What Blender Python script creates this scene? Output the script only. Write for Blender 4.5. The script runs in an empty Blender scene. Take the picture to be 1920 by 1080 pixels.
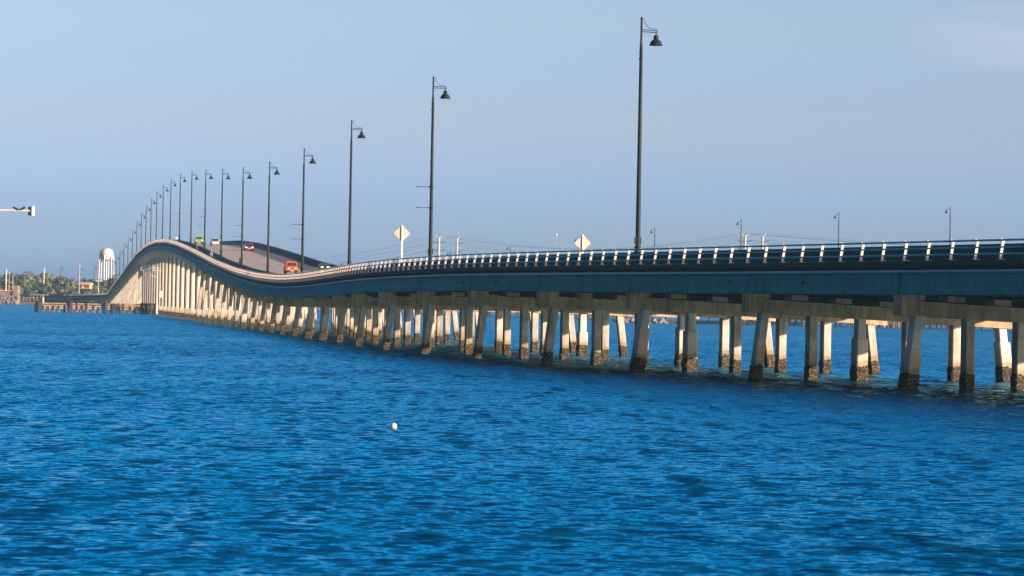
import bpy, bmesh, math, random
from mathutils import Vector, Matrix
R = math.radians
rnd = random.Random(7)
sc = bpy.context.scene
col = sc.collection

# ------------------------------------------------------------------ camera
ZC = 3.85; FPX = 5400.0; ROLL = R(1.0); PITCH = math.atan(31/5400)
cam = bpy.data.cameras.new('camera'); camo = bpy.data.objects.new('camera', cam); col.objects.link(camo)
cam.sensor_width = 36; cam.lens = 36*FPX/1920; cam.clip_start = .5; cam.clip_end = 30000
fw = Vector((0, math.cos(PITCH), math.sin(PITCH))); up0 = Vector((0, -math.sin(PITCH), math.cos(PITCH))); rt0 = Vector((1, 0, 0))
cx = rt0*math.cos(ROLL)+up0*math.sin(ROLL); cy = up0*math.cos(ROLL)-rt0*math.sin(ROLL)
M = Matrix((cx, cy, -fw)).transposed().to_4x4(); M.translation = Vector((0, 0, ZC)); camo.matrix_world = M
cam.dof.use_dof = True; cam.dof.focus_distance = 125; cam.dof.aperture_fstop = 4.5
sc.camera = camo

# ------------------------------------------------------------------ sky, sun, exposure
SUN_AZ = R(116); SUN_EL = R(9.5)
world = bpy.data.worlds.new('World'); sc.world = world; world.use_nodes = True
wt = world.node_tree; bg = wt.nodes['Background']
sky = wt.nodes.new('ShaderNodeTexSky'); sky.sky_type = 'NISHITA'; sky.sun_disc = False
sky.sun_elevation = SUN_EL; sky.sun_rotation = SUN_AZ; sky.dust_density = 1.0; sky.ozone_density = 3.0
tc = wt.nodes.new('ShaderNodeTexCoord'); sp = wt.nodes.new('ShaderNodeSeparateXYZ')
wt.links.new(tc.outputs['Generated'], sp.inputs[0])
rp = wt.nodes.new('ShaderNodeValToRGB'); rp.color_ramp.interpolation = 'EASE'
SKY = [(0.0, (.54, .83, 1.85)), (0.03, (.56, .69, 1.36)), (0.068, (.74, .685, .96)), (.105, (.84, .73, .85)), (.155, (.03, .80, 1.14)), (.45, (.010, .64, .92)), (1, (.01, .44, .70))]
while len(rp.color_ramp.elements) < len(SKY): rp.color_ramp.elements.new(.5)
for e, (p, c) in zip(rp.color_ramp.elements, SKY): e.position = p; e.color = (*c, 1)
wt.links.new(sp.outputs[2], rp.inputs[0])
# thin high cloud veil near the right edge of the view: a stretched noise in sky directions
mp = wt.nodes.new('ShaderNodeMapping'); mp.inputs['Scale'].default_value = (9, 9, 55)
wt.links.new(tc.outputs['Generated'], mp.inputs[0])
nz = wt.nodes.new('ShaderNodeTexNoise'); nz.inputs['Scale'].default_value = 1.2; nz.inputs['Detail'].default_value = 5
wt.links.new(mp.outputs[0], nz.inputs['Vector'])
cr = wt.nodes.new('ShaderNodeValToRGB'); cr.color_ramp.elements[0].position = .385; cr.color_ramp.elements[1].position = .80
cr.color_ramp.elements[1].color = (.75, .42, .40, 1)
cr.color_ramp.elements[0].color = (0, 0, 0, 1)
wt.links.new(nz.outputs[0], cr.inputs[0])
mu = wt.nodes.new('ShaderNodeMix'); mu.data_type = 'RGBA'; mu.blend_type = 'MULTIPLY'; mu.inputs[0].default_value = 1
wt.links.new(sky.outputs[0], mu.inputs[6]); wt.links.new(rp.outputs[0], mu.inputs[7])
# the veil lies in one part of the sky only
vd = wt.nodes.new('ShaderNodeVectorMath'); vd.operation = 'SUBTRACT'; vd.inputs[1].default_value = (.176, .98, .094); wt.links.new(tc.outputs['Generated'], vd.inputs[0])
vs = wt.nodes.new('ShaderNodeVectorMath'); vs.operation = 'MULTIPLY'; vs.inputs[1].default_value = (1, 1, 3.2); wt.links.new(vd.outputs[0], vs.inputs[0])
vl = wt.nodes.new('ShaderNodeVectorMath'); vl.operation = 'LENGTH'; wt.links.new(vs.outputs[0], vl.inputs[0])
vm = wt.nodes.new('ShaderNodeMapRange'); vm.inputs[1].default_value = .012; vm.inputs[2].default_value = .045; vm.inputs[3].default_value = 1; vm.inputs[4].default_value = .0; wt.links.new(vl.outputs['Value'], vm.inputs[0])
ad = wt.nodes.new('ShaderNodeMix'); ad.data_type = 'RGBA'; ad.blend_type = 'ADD'; wt.links.new(vm.outputs[0], ad.inputs[0])
wt.links.new(mu.outputs[2], ad.inputs[6]); wt.links.new(cr.outputs[0], ad.inputs[7])
# the warm glow of the low sun on its own side of the sky
dt = wt.nodes.new('ShaderNodeVectorMath'); dt.operation = 'DOT_PRODUCT'; dt.inputs[1].default_value = (math.sin(SUN_AZ)*math.cos(SUN_EL), math.cos(SUN_AZ)*math.cos(SUN_EL), math.sin(SUN_EL))
wt.links.new(tc.outputs['Generated'], dt.inputs[0])
gr_ = wt.nodes.new('ShaderNodeValToRGB'); gr_.color_ramp.elements[0].position = .35; gr_.color_ramp.elements[0].color = (0, 0, 0, 1); gr_.color_ramp.elements[1].position = 1; gr_.color_ramp.elements[1].color = (1, .50, .20, 1)
wt.links.new(dt.outputs['Value'], gr_.inputs[0])
g2 = wt.nodes.new('ShaderNodeVectorMath'); g2.operation = 'SCALE'; g2.inputs['Scale'].default_value = 15.0; wt.links.new(gr_.outputs[0], g2.inputs[0])
ad2 = wt.nodes.new('ShaderNodeMix'); ad2.data_type = 'RGBA'; ad2.blend_type = 'ADD'; ad2.inputs[0].default_value = 1
wt.links.new(ad.outputs[2], ad2.inputs[6]); wt.links.new(g2.outputs[0], ad2.inputs[7])
# unseen sky behind and left dimmed, added to darken the left-facing sides
d2 = wt.nodes.new('ShaderNodeVectorMath'); d2.operation = 'DOT_PRODUCT'; d2.inputs[1].default_value = (-.82, -.57, 0); wt.links.new(tc.outputs['Generated'], d2.inputs[0])
m2 = wt.nodes.new('ShaderNodeMapRange'); m2.interpolation_type = 'SMOOTHSTEP'; m2.inputs[1].default_value = -.25; m2.inputs[2].default_value = .65; m2.inputs[3].default_value = 1; m2.inputs[4].default_value = .27; wt.links.new(d2.outputs['Value'], m2.inputs[0])
m3 = wt.nodes.new('ShaderNodeVectorMath'); m3.operation = 'SCALE'; wt.links.new(ad2.outputs[2], m3.inputs[0]); wt.links.new(m2.outputs[0], m3.inputs['Scale'])
wt.links.new(m3.outputs[0], bg.inputs[0]); bg.inputs[1].default_value = .1
sl = bpy.data.lights.new('sun', 'SUN'); sl.energy = 5.0; sl.angle = R(.5); sl.color = (1, .79, .62)
so = bpy.data.objects.new('sun', sl); col.objects.link(so)
sd = Vector((math.sin(SUN_AZ)*math.cos(SUN_EL), math.cos(SUN_AZ)*math.cos(SUN_EL), math.sin(SUN_EL)))
so.rotation_euler = sd.to_track_quat('Z', 'Y').to_euler(); so.location = (60, -40, 60)
sc.view_settings.view_transform = 'Standard'; sc.view_settings.look = 'None'
sc.view_settings.exposure = 1.5; sc.view_settings.gamma = 1
sc.cycles.max_bounces = 6; sc.cycles.diffuse_bounces = 3; sc.cycles.glossy_bounces = 3; sc.cycles.volume_bounces = 0
sc.cycles.use_denoising = True; sc.cycles.denoising_input_passes = 'RGB_ALBEDO_NORMAL'; sc.cycles.denoising_prefilter = 'ACCURATE'; sc.cycles.sample_clamp_indirect = 4

# ------------------------------------------------------------------ materials
def nodes(name):
    m = bpy.data.materials.new(name); m.use_nodes = True
    return m, m.node_tree, m.node_tree.nodes['Principled BSDF']
def mixc(t, fac, a, b, mode='MIX'):
    n = t.nodes.new('ShaderNodeMix'); n.data_type = 'RGBA'; n.blend_type = mode
    for i, v in ((0, fac), (6, a), (7, b)):
        if hasattr(v, 'node'): t.links.new(v, n.inputs[i])
        elif i: n.inputs[i].default_value = (*v, 1)
        else: n.inputs[i].default_value = v
    return n.outputs[2]
def noise(t, scale, detail=4, vec=None, sc3=None, rough=.55):
    g = t.nodes.new('ShaderNodeNewGeometry'); v = g.outputs['Position']
    if sc3:
        mp = t.nodes.new('ShaderNodeMapping'); mp.inputs['Scale'].default_value = sc3
        t.links.new(v, mp.inputs[0]); v = mp.outputs[0]
    n = t.nodes.new('ShaderNodeTexNoise'); n.inputs['Scale'].default_value = scale
    n.inputs['Detail'].default_value = detail; n.inputs['Roughness'].default_value = rough
    t.links.new(v, n.inputs['Vector']); return n
def ramp(t, src, stops):
    r = t.nodes.new('ShaderNodeValToRGB')
    while len(r.color_ramp.elements) < len(stops): r.color_ramp.elements.new(.5)
    for e, (p, c) in zip(r.color_ramp.elements, stops):
        e.position = p; e.color = (*(c if hasattr(c, '__len__') else (c, c, c)), 1)
    t.links.new(src, r.inputs[0]); return r.outputs[0]
def bump(t, b, src, dist=.02, st=.6):
    n = t.nodes.new('ShaderNodeBump'); n.inputs['Distance'].default_value = dist; n.inputs['Strength'].default_value = st
    t.links.new(src, n.inputs['Height']); t.links.new(n.outputs[0], b.inputs['Normal'])
def simple(name, c, rough=.6, metal=0, var=.25, scale=2.0, spec=.5):
    m, t, b = nodes(name)
    n = noise(t, scale)
    lo = tuple(x*(1-var) for x in c); hi = tuple(min(1, x*(1+var)) for x in c)
    t.links.new(ramp(t, n.outputs[0], [(.3, lo), (.7, hi)]), b.inputs['Base Color'])
    b.inputs['Roughness'].default_value = rough; b.inputs['Metallic'].default_value = metal
    b.inputs['Specular IOR Level'].default_value = spec
    return m
def concrete(name, c, streak=.5, growth=False, blotch=.45):
    m, t, b = nodes(name)
    n1 = noise(t, .9, 6, rough=.65); n2 = noise(t, 1.0, 4, sc3=(3.5, 3.5, .35)); n3 = noise(t, 14, 3)
    a = ramp(t, n1.outputs[0], [(.32, tuple(x*(1-blotch) for x in c)), (.62, c)])
    s = ramp(t, n2.outputs[0], [(.36, (1-streak*.8, 1-streak*.85, 1-streak*.9)), (.58, (1, 1, 1))])
    cc = mixc(t, 1.0, a, s, 'MULTIPLY')
    f = ramp(t, n3.outputs[0], [(.3, .86), (.7, 1.08)])
    cc = mixc(t, 1.0, cc, f, 'MULTIPLY')
    if growth:
        g = t.nodes.new('ShaderNodeNewGeometry'); s3 = t.nodes.new('ShaderNodeSeparateXYZ'); t.links.new(g.outputs['Position'], s3.inputs[0])
        nw = noise(t, 2.2, 4)
        ma = t.nodes.new('ShaderNodeMath'); ma.operation = 'MULTIPLY_ADD'; ma.inputs[1].default_value = -.45; ma.inputs[2].default_value = .22
        t.links.new(nw.outputs[0], ma.inputs[0])
        zz = t.nodes.new('ShaderNodeMath'); zz.operation = 'ADD'; t.links.new(s3.outputs[2], zz.inputs[0]); t.links.new(ma.outputs[0], zz.inputs[1])
        sc_ = t.nodes.new('ShaderNodeMath'); sc_.operation = 'MULTIPLY'; sc_.inputs[1].default_value = .5; t.links.new(zz.outputs[0], sc_.inputs[0])
        vo = t.nodes.new('ShaderNodeTexVoronoi'); vo.inputs['Scale'].default_value = 17; t.links.new(g.outputs['Position'], vo.inputs['Vector'])
        shell = ramp(t, vo.outputs['Color'], [(.3, (.010, .008, .005)), (.65, (.040, .028, .014)), (.95, (.20, .145, .08))])
        alg = mixc(t, .7, cc, (.14, .10, .025))
        wet = mixc(t, .45, cc, (.20, .14, .075))
        up1 = ramp(t, sc_.outputs[0], [(.0, 0), (.395, 0), (.41, 1)])
        up2 = ramp(t, sc_.outputs[0], [(.0, 0), (.51, 0), (.535, 1)])
        up3 = ramp(t, sc_.outputs[0], [(.0, 0), (.56, 0), (.95, 1)])
        x = mixc(t, up3, wet, cc); x = mixc(t, up2, alg, x); cc = mixc(t, up1, shell, x)
    t.links.new(cc, b.inputs['Base Color']); b.inputs['Roughness'].default_value = .85; b.inputs['Specular IOR Level'].default_value = .25
    bump(t, b, n3.outputs[0], .02, .5)
    return m
MT = {}
MT['cap'] = concrete('cap_concrete', (.48, .30, .185), .45)  # warm bounce from the sunlit piles is mixed into this base colour
MT['pile'] = concrete('pile_concrete', (.50, .42, .345), .35, growth=True)
MT['jacket'] = concrete('jacket_concrete', (.54, .47, .40), .15, growth=True, blotch=.15)
MT['column'] = concrete('column_concrete', (.52, .42, .335), .2, blotch=.15)
MT['teal'] = concrete('shadow_teal_concrete', (.016, .265, .285), .3, blotch=.2)  # plain concrete; the teal of its shaded side is put into the colour
MT['parapet'] = concrete('shadow_teal_barrier', (.004, .05, .052), .3, blotch=.2)  # barrier concrete with a deeper shaded teal put into the colour
MT['girder'] = concrete('girder_concrete', (.045, .052, .056), .3)  # base colour darkened to carry the shadow under the deck
MT['rail'] = simple('blue_rail_metal', (.035, .33, .47), .5, .0, .15)
MT['post'] = simple('pale_post_metal', (.30, .245, .21), .55, .0, .1)
MT['form'] = simple('galvanised_form', (.22, .42, .60), .4, .3, .1)
MT['lamp'] = simple('dark_green_metal', (.006, .012, .013), .6, .0, .2, 3, .15)
MT['white'] = simple('white_paint', (.46, .41, .38), .5, 0, .06)
MT['signback'] = simple('bare_aluminium', (.34, .275, .23), .6, .1, .08, 5)
MT['black'] = simple('black_rubber', (.015, .015, .016), .7)
MT['glass'] = simple('dark_glass', (.012, .022, .026), .08, 0, .1, 1)
MT['chrome'] = simple('bright_metal', (.6, .6, .6), .25, .9, .05)
MT['orange'] = simple('orange_car_paint', (.50, .085, .01), .3, 0, .05)
MT['green'] = simple('green_car_paint', (.19, .30, .03), .3, 0, .05)
MT['red'] = simple('red_car_paint', (.28, .012, .015), .28, 0, .05)
MT['whitecar'] = simple('white_car_paint', (.45, .44, .44), .3, 0, .05)
MT['bluecar'] = simple('dark_blue_car_paint', (.03, .075, .10), .3, 0, .05)
MT['timber'] = simple('weathered_timber', (.12, .075, .042), .85, 0, .45, 1.2)
MT['plank'] = simple('pale_timber', (.27, .19, .115), .85, 0, .35, 1.2)
MT['darktimber'] = simple('dark_timber', (.03, .03, .032), .85, 0, .4, 1.2)
MT['rock'] = simple('riprap_stone', (.14, .115, .10), .9, 0, .45, .8)
MT['sand'] = simple('beach_sand', (.085, .075, .06), .95, 0, .2, .3)
MT['pinkwall'] = concrete('salmon_wall', (.24, .17, .145), .3)
MT['roofpink'] = simple('pink_roof', (.45, .28, .25), .7, 0, .12)
MT['yellow'] = simple('yellow_wall', (.42, .27, .09), .8, 0, .12)
MT['woodpole'] = simple('pale_pole', (.34, .26, .22), .8, 0, .15)
MT['wire'] = simple('wire_grey', (.05, .06, .07), .6)
MT['trunk'] = simple('bark', (.12, .09, .065), .9)
MT['skin'] = simple('skin', (.45, .26, .18), .6, 0, .05)
MT['skindark'] = simple('skin_tan', (.30, .17, .11), .6, 0, .05)
MT['hair'] = simple('dark_hair', (.02, .015, .012), .6)
MT['clothwhite'] = simple('white_cloth', (.5, .46, .38), .9, 0, .05)
MT['clothblack'] = simple('black_cloth', (.02, .022, .025), .9)
MT['clothblue'] = simple('blue_cloth', (.04, .10, .28), .9)
MT['clothorange'] = simple('orange_cloth', (.65, .22, .06), .9)
MT['clothgrey'] = simple('grey_cloth', (.10, .11, .12), .9)
MT['buoyorange'] = simple('orange_buoy_paint', (.70, .22, .04), .5)
m, t, b = nodes('headlight_glow'); b.inputs['Base Color'].default_value = (.9, .9, .85, 1)
b.inputs['Emission Color'].default_value = (1, .93, .82, 1); b.inputs['Emission Strength'].default_value = 3.0; MT['headlight'] = m
m, t, b = nodes('amber_glint'); b.inputs['Base Color'].default_value = (.8, .7, .3, 1)
b.inputs['Emission Color'].default_value = (1, .85, .45, 1); b.inputs['Emission Strength'].default_value = .5; MT['amber'] = m  # faint emission for yellow reflections in the pickup windows, no lamp
MT['lens'] = simple('clear_lens', (.6, .6, .58), .15, 0, .05)
for k, c in (('leaf', (.060, .085, .030)), ('leafdark', (.030, .060, .035)), ('leafpale', (.095, .105, .045))):
    m, t, b = nodes(k)
    n = noise(t, .35, 3)
    t.links.new(ramp(t, n.outputs[0], [(.3, tuple(x*.55 for x in c)), (.7, tuple(x*1.3 for x in c))]), b.inputs['Base Color'])
    b.inputs['Roughness'].default_value = .8; MT[k] = m
# road: grey concrete slabs with transverse joints
m, t, b = nodes('road_concrete'); n = noise(t, .5, 5); n2 = noise(t, 6, 3)
cc = ramp(t, n.outputs[0], [(.3, (.22, .195, .18)), (.7, (.27, .24, .225))])
t.links.new(mixc(t, 1, cc, ramp(t, n2.outputs[0], [(.3, .85), (.7, 1.1)]), 'MULTIPLY'), b.inputs['Base Color']); b.inputs['Roughness'].default_value = .85
MT['road'] = m
MT['roadpaint'] = simple('road_paint', (.60, .56, .52), .7, 0, .15)
MT['roadmark'] = simple('dark_joint', (.05, .048, .05), .8)
# water
m, t, b = nodes('bay_water'); t.nodes.remove(b); out = t.nodes['Material Output']
g = t.nodes.new('ShaderNodeNewGeometry')
acc = None
WAVES = [(.12, .25, 2, (1, .8, 1)), (.45, .45, 2, (1, .8, 1)), (1.1, .75, 1, (1, .10, 1)), (1.3, 1.0, 2, (.75, .9, 1)), (3.2, 1.1, 2, (.8, .8, 1))]
for s_, amp, det, an in WAVES:
    n = noise(t, s_, det, sc3=an, rough=.6)
    v = t.nodes.new('ShaderNodeVectorMath'); v.operation = 'SUBTRACT'; v.inputs[1].default_value = (.5, .5, .5); t.links.new(n.outputs['Color'], v.inputs[0])
    v2 = t.nodes.new('ShaderNodeVectorMath'); v2.operation = 'MULTIPLY'; v2.inputs[1].default_value = (amp*1.35, amp*1.25, 0); t.links.new(v.outputs[0], v2.inputs[0])
    if acc is None: acc = v2.outputs[0]
    else:
        a = t.nodes.new('ShaderNodeVectorMath'); t.links.new(acc, a.inputs[0]); t.links.new(v2.outputs[0], a.inputs[1]); acc = a.outputs[0]
# wind patches scale the ripple height
pn = noise(t, .022, 3, sc3=(.5, 1.4, 1)); pr = ramp(t, pn.outputs[0], [(.3, .65), (.7, 1.25)])
# short chop, all faces tilted to the near side to reflect higher sky
s3 = t.nodes.new('ShaderNodeSeparateXYZ'); t.links.new(acc, s3.inputs[0])
ab = t.nodes.new('ShaderNodeMath'); ab.operation = 'ABSOLUTE'; t.links.new(s3.outputs[1], ab.inputs[0])
ng = t.nodes.new('ShaderNodeMath'); ng.operation = 'MULTIPLY_ADD'; ng.inputs[1].default_value = -1; ng.inputs[2].default_value = -.03; t.links.new(ab.outputs[0], ng.inputs[0])
c3 = t.nodes.new('ShaderNodeCombineXYZ'); t.links.new(s3.outputs[0], c3.inputs[0]); t.links.new(ng.outputs[0], c3.inputs[1]); acc = c3.outputs[0]
v = t.nodes.new('ShaderNodeVectorMath'); v.operation = 'MULTIPLY'; t.links.new(acc, v.inputs[0]); t.links.new(pr, v.inputs[1])
a = t.nodes.new('ShaderNodeVectorMath'); a.inputs[1].default_value = (0, 0, 1); t.links.new(v.outputs[0], a.inputs[0])
nn = t.nodes.new('ShaderNodeVectorMath'); nn.operation = 'NORMALIZE'; t.links.new(a.outputs[0], nn.inputs[0]); N = nn.outputs[0]
fr = t.nodes.new('ShaderNodeFresnel'); fr.inputs['IOR'].default_value = 1.75; t.links.new(N, fr.inputs['Normal'])
df = t.nodes.new('ShaderNodeBsdfDiffuse'); df.inputs['Color'].default_value = (.0002, .034, .086, 1); t.links.new(N, df.inputs['Normal'])
gl = t.nodes.new('ShaderNodeBsdfGlossy'); gl.inputs['Color'].default_value = (.40, .84, 1.0, 1); gl.inputs['Roughness'].default_value = .06; t.links.new(N, gl.inputs['Normal'])
mx = t.nodes.new('ShaderNodeMixShader'); t.links.new(fr.outputs[0], mx.inputs[0]); t.links.new(df.outputs[0], mx.inputs[1]); t.links.new(gl.outputs[0], mx.inputs[2])
t.links.new(mx.outputs[0], out.inputs['Surface']); MT['water'] = m

# ------------------------------------------------------------------ mesh helpers
class MB:
    def __init__(s): s.v = []; s.f = []; s.m = []; s.mats = []
    def mi(s, k):
        if k is None: return 0
        if k not in s.mats: s.mats.append(k)
        return s.mats.index(k)
    def add(s, vs, fs, mat=None):
        o = len(s.v); s.v += [Vector(p) for p in vs]; i = s.mi(mat)
        for f in fs: s.f.append([o+k for k in f]); s.m.append(i)
        return s
    def hexa(s, p, mat=None):   # 8 points: bottom ring 0-3, top ring 4-7
        return s.add(p, [(3, 2, 1, 0), (4, 5, 6, 7), (0, 1, 5, 4), (1, 2, 6, 5), (2, 3, 7, 6), (3, 0, 4, 7)], mat)
    def box(s, c, d, ax=None, mat=None):
        c = Vector(c); X, Y, Z = ax if ax else (Vector((1, 0, 0)), Vector((0, 1, 0)), Vector((0, 0, 1)))
        p = [c+X*d[0]/2*a+Y*d[1]/2*b_+Z*d[2]/2*e for e in (-1, 1) for a, b_ in ((-1, -1), (1, -1), (1, 1), (-1, 1))]
        return s.hexa(p, mat)
    def rings(s, rs, mat=None, cap=True):
        n = len(rs[0]); o = len(s.v); i = s.mi(mat)
        for r_ in rs: s.v += [Vector(p) for p in r_]
        for k in range(len(rs)-1):
            for j in range(n):
                a = o+k*n+j; b_ = o+k*n+(j+1) % n; s.f.append([a, b_, b_+n, a+n]); s.m.append(i)
        if cap:
            s.f.append([o+j for j in range(n)][::-1]); s.m.append(i)
            s.f.append([o+(len(rs)-1)*n+j for j in range(n)]); s.m.append(i)
        return s
    def tube(s, pts, rad, n=8, mat=None):
        pts = [Vector(p) for p in pts]; rad = rad if hasattr(rad, '__len__') else [rad]*len(pts)
        rs = []
        for k, p in enumerate(pts):
            d = (pts[min(k+1, len(pts)-1)]-pts[max(k-1, 0)]).normalized()
            a = d.cross(Vector((0, 0, 1)))
            if a.length < .05: a = d.cross(Vector((0, 1, 0)))
            a.normalize(); b_ = d.cross(a)
            rs.append([p+(a*math.cos(2*math.pi*j/n)+b_*math.sin(2*math.pi*j/n))*rad[k] for j in range(n)])
        return s.rings(rs, mat)
    def lathe(s, c, prof, n=14, mat=None):  # prof: (r, z)
        c = Vector(c)
        return s.rings([[c+Vector((r_*math.cos(2*math.pi*j/n), r_*math.sin(2*math.pi*j/n), z)) for j in range(n)] for r_, z in prof], mat)
    def build(s, name, mat, parent=None, org=(0, 0, 0), smooth=False, raw=False):
        me = bpy.data.meshes.new(name); org = Vector(org)
        me.from_pydata([p-org for p in s.v], [], s.f)
        for k in (s.mats if s.mats else [mat]): me.materials.append(MT[k])
        for p, i in zip(me.polygons, s.m): p.material_index = i; p.use_smooth = smooth
        if not raw:
            bm = bmesh.new(); bm.from_mesh(me); bmesh.ops.recalc_face_normals(bm, faces=bm.faces); bm.to_mesh(me); bm.free()
        if smooth: me.set_sharp_from_angle(angle=R(40))
        o = bpy.data.objects.new(name, me); col.objects.link(o)
        if parent: o.parent = parent
        return o
def tag(o, label=None, cat=None, group=None, kind=None):
    for k, v in (('label', label), ('category', cat), ('group', group), ('kind', kind)):
        if v: o[k] = v
    return o
def empty(name, loc=(0, 0, 0), rz=0, label=None, cat=None, group=None, parent=None):
    o = bpy.data.objects.new(name, None); col.objects.link(o); o.location = loc; o.rotation_euler = (0, 0, rz); o.empty_display_size = .3
    if parent: o.parent = parent
    return tag(o, label, cat, group)
def copy_tree(o, parent=None):
    c = o.copy(); col.objects.link(c); c.parent = parent
    for ch in o.children: copy_tree(ch, c)
    return c

# ------------------------------------------------------------------ bridge alignment
S = 51.66; SC_ = 2*S-20; WP = 2.7; DECKW = 17.3
def interp(x, xs, ys):
    if x <= xs[0]: return ys[0]
    for i in range(1, len(xs)):
        if x <= xs[i]: return ys[i-1]+(ys[i]-ys[i-1])*(x-xs[i-1])/(xs[i]-xs[i-1])
    return ys[-1]
DS = .5; SMIN = -220; NS = int((1420-SMIN)/DS)+1
PH = []; PX = [0]; PY = [0]
for i in range(NS):
    s_ = SMIN+i*DS; ph = 9.2
    if s_ < SC_: ph += .118*(SC_-s_)
    if s_ > 1135: ph += min(.55*(s_-1135), 60)
    if s_ > 430: ph += interp(s_, [430, 600, 760, 960, 1130], [0, -.4, -.3, .25, .1])
    PH.append(R(ph))
for i in range(1, NS):
    PX.append(PX[-1]-.5*DS*(math.sin(PH[i])+math.sin(PH[i-1]))); PY.append(PY[-1]+.5*DS*(math.cos(PH[i])+math.cos(PH[i-1])))
k0 = round((2*S-SMIN)/DS); ox = -15.8-PX[k0]; oy = 278.5-PY[k0]
PX = [x+ox for x in PX]; PY = [y+oy for y in PY]
def at(s_):
    f = (s_-SMIN)/DS; i = max(0, min(NS-2, int(f))); f -= i
    return PX[i]*(1-f)+PX[i+1]*f, PY[i]*(1-f)+PY[i+1]*f, PH[i]*(1-f)+PH[i+1]*f
ZT = [(-220,7.3),(-60,7.3),(-26,7.27),(0,7.31),(17,7.37),(32,7.39),(48,7.34),(62,7.28),(84,7.12),(104.5,6.94),(128.5,6.78),(156.5,6.82),(190.5,7.33),(232.5,8.37),(285,10.2),(331,12.15),(374,13.9),(419.5,15.6),(474.5,17.2),(544.5,18.4),(600,18.75),(650,18.75),(730.5,18.1),(832,16.0),(934.5,12.7),(1007,10.4),(1050,8.9),(1092,7.5),(1120,6.6),(1140,6.0),(1156,5.65),(1173,5.5),(1185,5.4),(1199,5.15),(1215,4.9),(1500,4.7)]
ZS_, ZZ_ = zip(*ZT); GW = [(g*3, math.exp(-(g*3/9)**2)) for g in range(-6, 7)]; GN = sum(w for _, w in GW)
_zc = {}
def zr(s_):
    k = round(s_*4)
    if k not in _zc: _zc[k] = sum(w*interp(k/4+g, ZS_, ZZ_) for g, w in GW)/GN
    return _zc[k]
def sup(s_): return .05*max(0, min(1, (SC_+60-s_)/110))
def bp(s_, w, z, slope=True):   # station, distance in from the outer edge, height relative to the top of the outer rail
    x, y, p = at(s_); d = WP-w
    return Vector((x-d*math.cos(p), y-d*math.sin(p), zr(s_)+z-(sup(s_)*max(0, w-2.4) if slope else 0)))
def axes(s_):
    p = at(s_)[2]; return Vector((math.cos(p), math.sin(p), 0)), Vector((-math.sin(p), math.cos(p), 0)), Vector((0, 0, 1))  # inward, away, up
SEND = 1290
def stations(a, b_):
    out = []; s_ = a
    while s_ < b_-.01: out.append(s_); s_ += 4 if s_ < 1120 else 2.5
    return out+[b_]
def sweep(mb, prof, a, b_, mat=None):
    return mb.rings([[bp(s_, w, z) for w, z in prof] for s_ in stations(a, b_)], mat)
S0 = -170

# ------------------------------------------------------------------ water and land
tag(MB().add([(-9000, -300, 0), (9000, -300, 0), (9000, 16000, 0), (-9000, 16000, 0)], [(0, 1, 2, 3)]).build('water', 'water'), kind='structure')
mb = MB()
shore = [(-900, 1290), (-330, 1322), (-262, 1330), (-232, 1334), (-221, 1340), (-180, 1352), (-120, 1390), (-40, 1500), (200, 1700), (900, 1900), (4000, 2200)]
row = []
for x, y in shore:
    row.append([Vector((x, y-3, -1.0)), Vector((x, y, .15)), Vector((x, y+9, .9)), Vector((x, y+30, 1.6)), Vector((x*1.02, y+400, 2.5)), Vector((x*1.3, y+3000, 3))])
mb.rings(row, cap=False); mb.f = [f for f in mb.f]
tag(mb.build('shore_ground', 'sand'), kind='structure')

# ------------------------------------------------------------------ the bridge
org = bp(10, 0, 0); org.z = 0
bridge = empty('road_bridge', org, 0, 'long concrete road bridge with outer girders in shadow teal rising to a hump over the water', 'bridge')
def bpart(mb, name, mat, parent=None, smooth=False): 
    return mb.build(name, mat, parent or bridge, org, smooth)
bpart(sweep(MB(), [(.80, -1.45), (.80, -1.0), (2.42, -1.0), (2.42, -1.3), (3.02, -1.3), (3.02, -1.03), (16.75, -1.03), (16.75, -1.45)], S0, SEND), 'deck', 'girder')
bpart(sweep(MB(), [(3.03, -1.029), (3.03, -1.02), (16.74, -1.02), (16.74, -1.029)], S0, SEND), 'road_surface', 'road')
bpart(sweep(MB(), [(.81, -.999), (.81, -.99), (2.41, -.99), (2.41, -.999)], S0, SEND), 'walkway', 'road')
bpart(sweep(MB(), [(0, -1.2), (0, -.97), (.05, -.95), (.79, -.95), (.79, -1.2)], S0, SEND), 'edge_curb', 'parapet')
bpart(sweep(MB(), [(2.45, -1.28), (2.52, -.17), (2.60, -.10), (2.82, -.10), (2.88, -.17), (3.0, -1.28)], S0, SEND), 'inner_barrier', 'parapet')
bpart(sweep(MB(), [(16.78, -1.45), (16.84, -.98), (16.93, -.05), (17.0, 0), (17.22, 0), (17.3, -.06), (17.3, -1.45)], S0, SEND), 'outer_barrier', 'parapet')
# expansion gaps in the barriers read as thin dark lines; road markings are sheets a few mm above the deck
mk = MB()
def strip(mb, w0, w1, a, b_, z, n=None):
    ss = stations(a, b_); 
    for i in range(len(ss)-1):
        mb.add([bp(ss[i], w0, z), bp(ss[i], w1, z), bp(ss[i+1], w1, z), bp(ss[i+1], w0, z)], [(0, 1, 2, 3)])
strip(mk, 4.75, 4.93, S0, SEND, -1.013); strip(mk, 15.3, 15.48, S0, SEND, -1.013)
s_ = S0
while s_ < SEND-4: strip(mk, 10.25, 10.5, s_, s_+3.05, -1.013); s_ += 12.2
bpart(mk, 'road_marking', 'roadpaint')
mk = MB(); s_ = S0
for k in range(20):
    mk = MB(); strip(mk, 3.1, 16.7, -5.25+16.27*3*k, -5.0+16.27*3*k, -1.009); bpart(mk, 'road_joint', 'roadmark')

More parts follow.
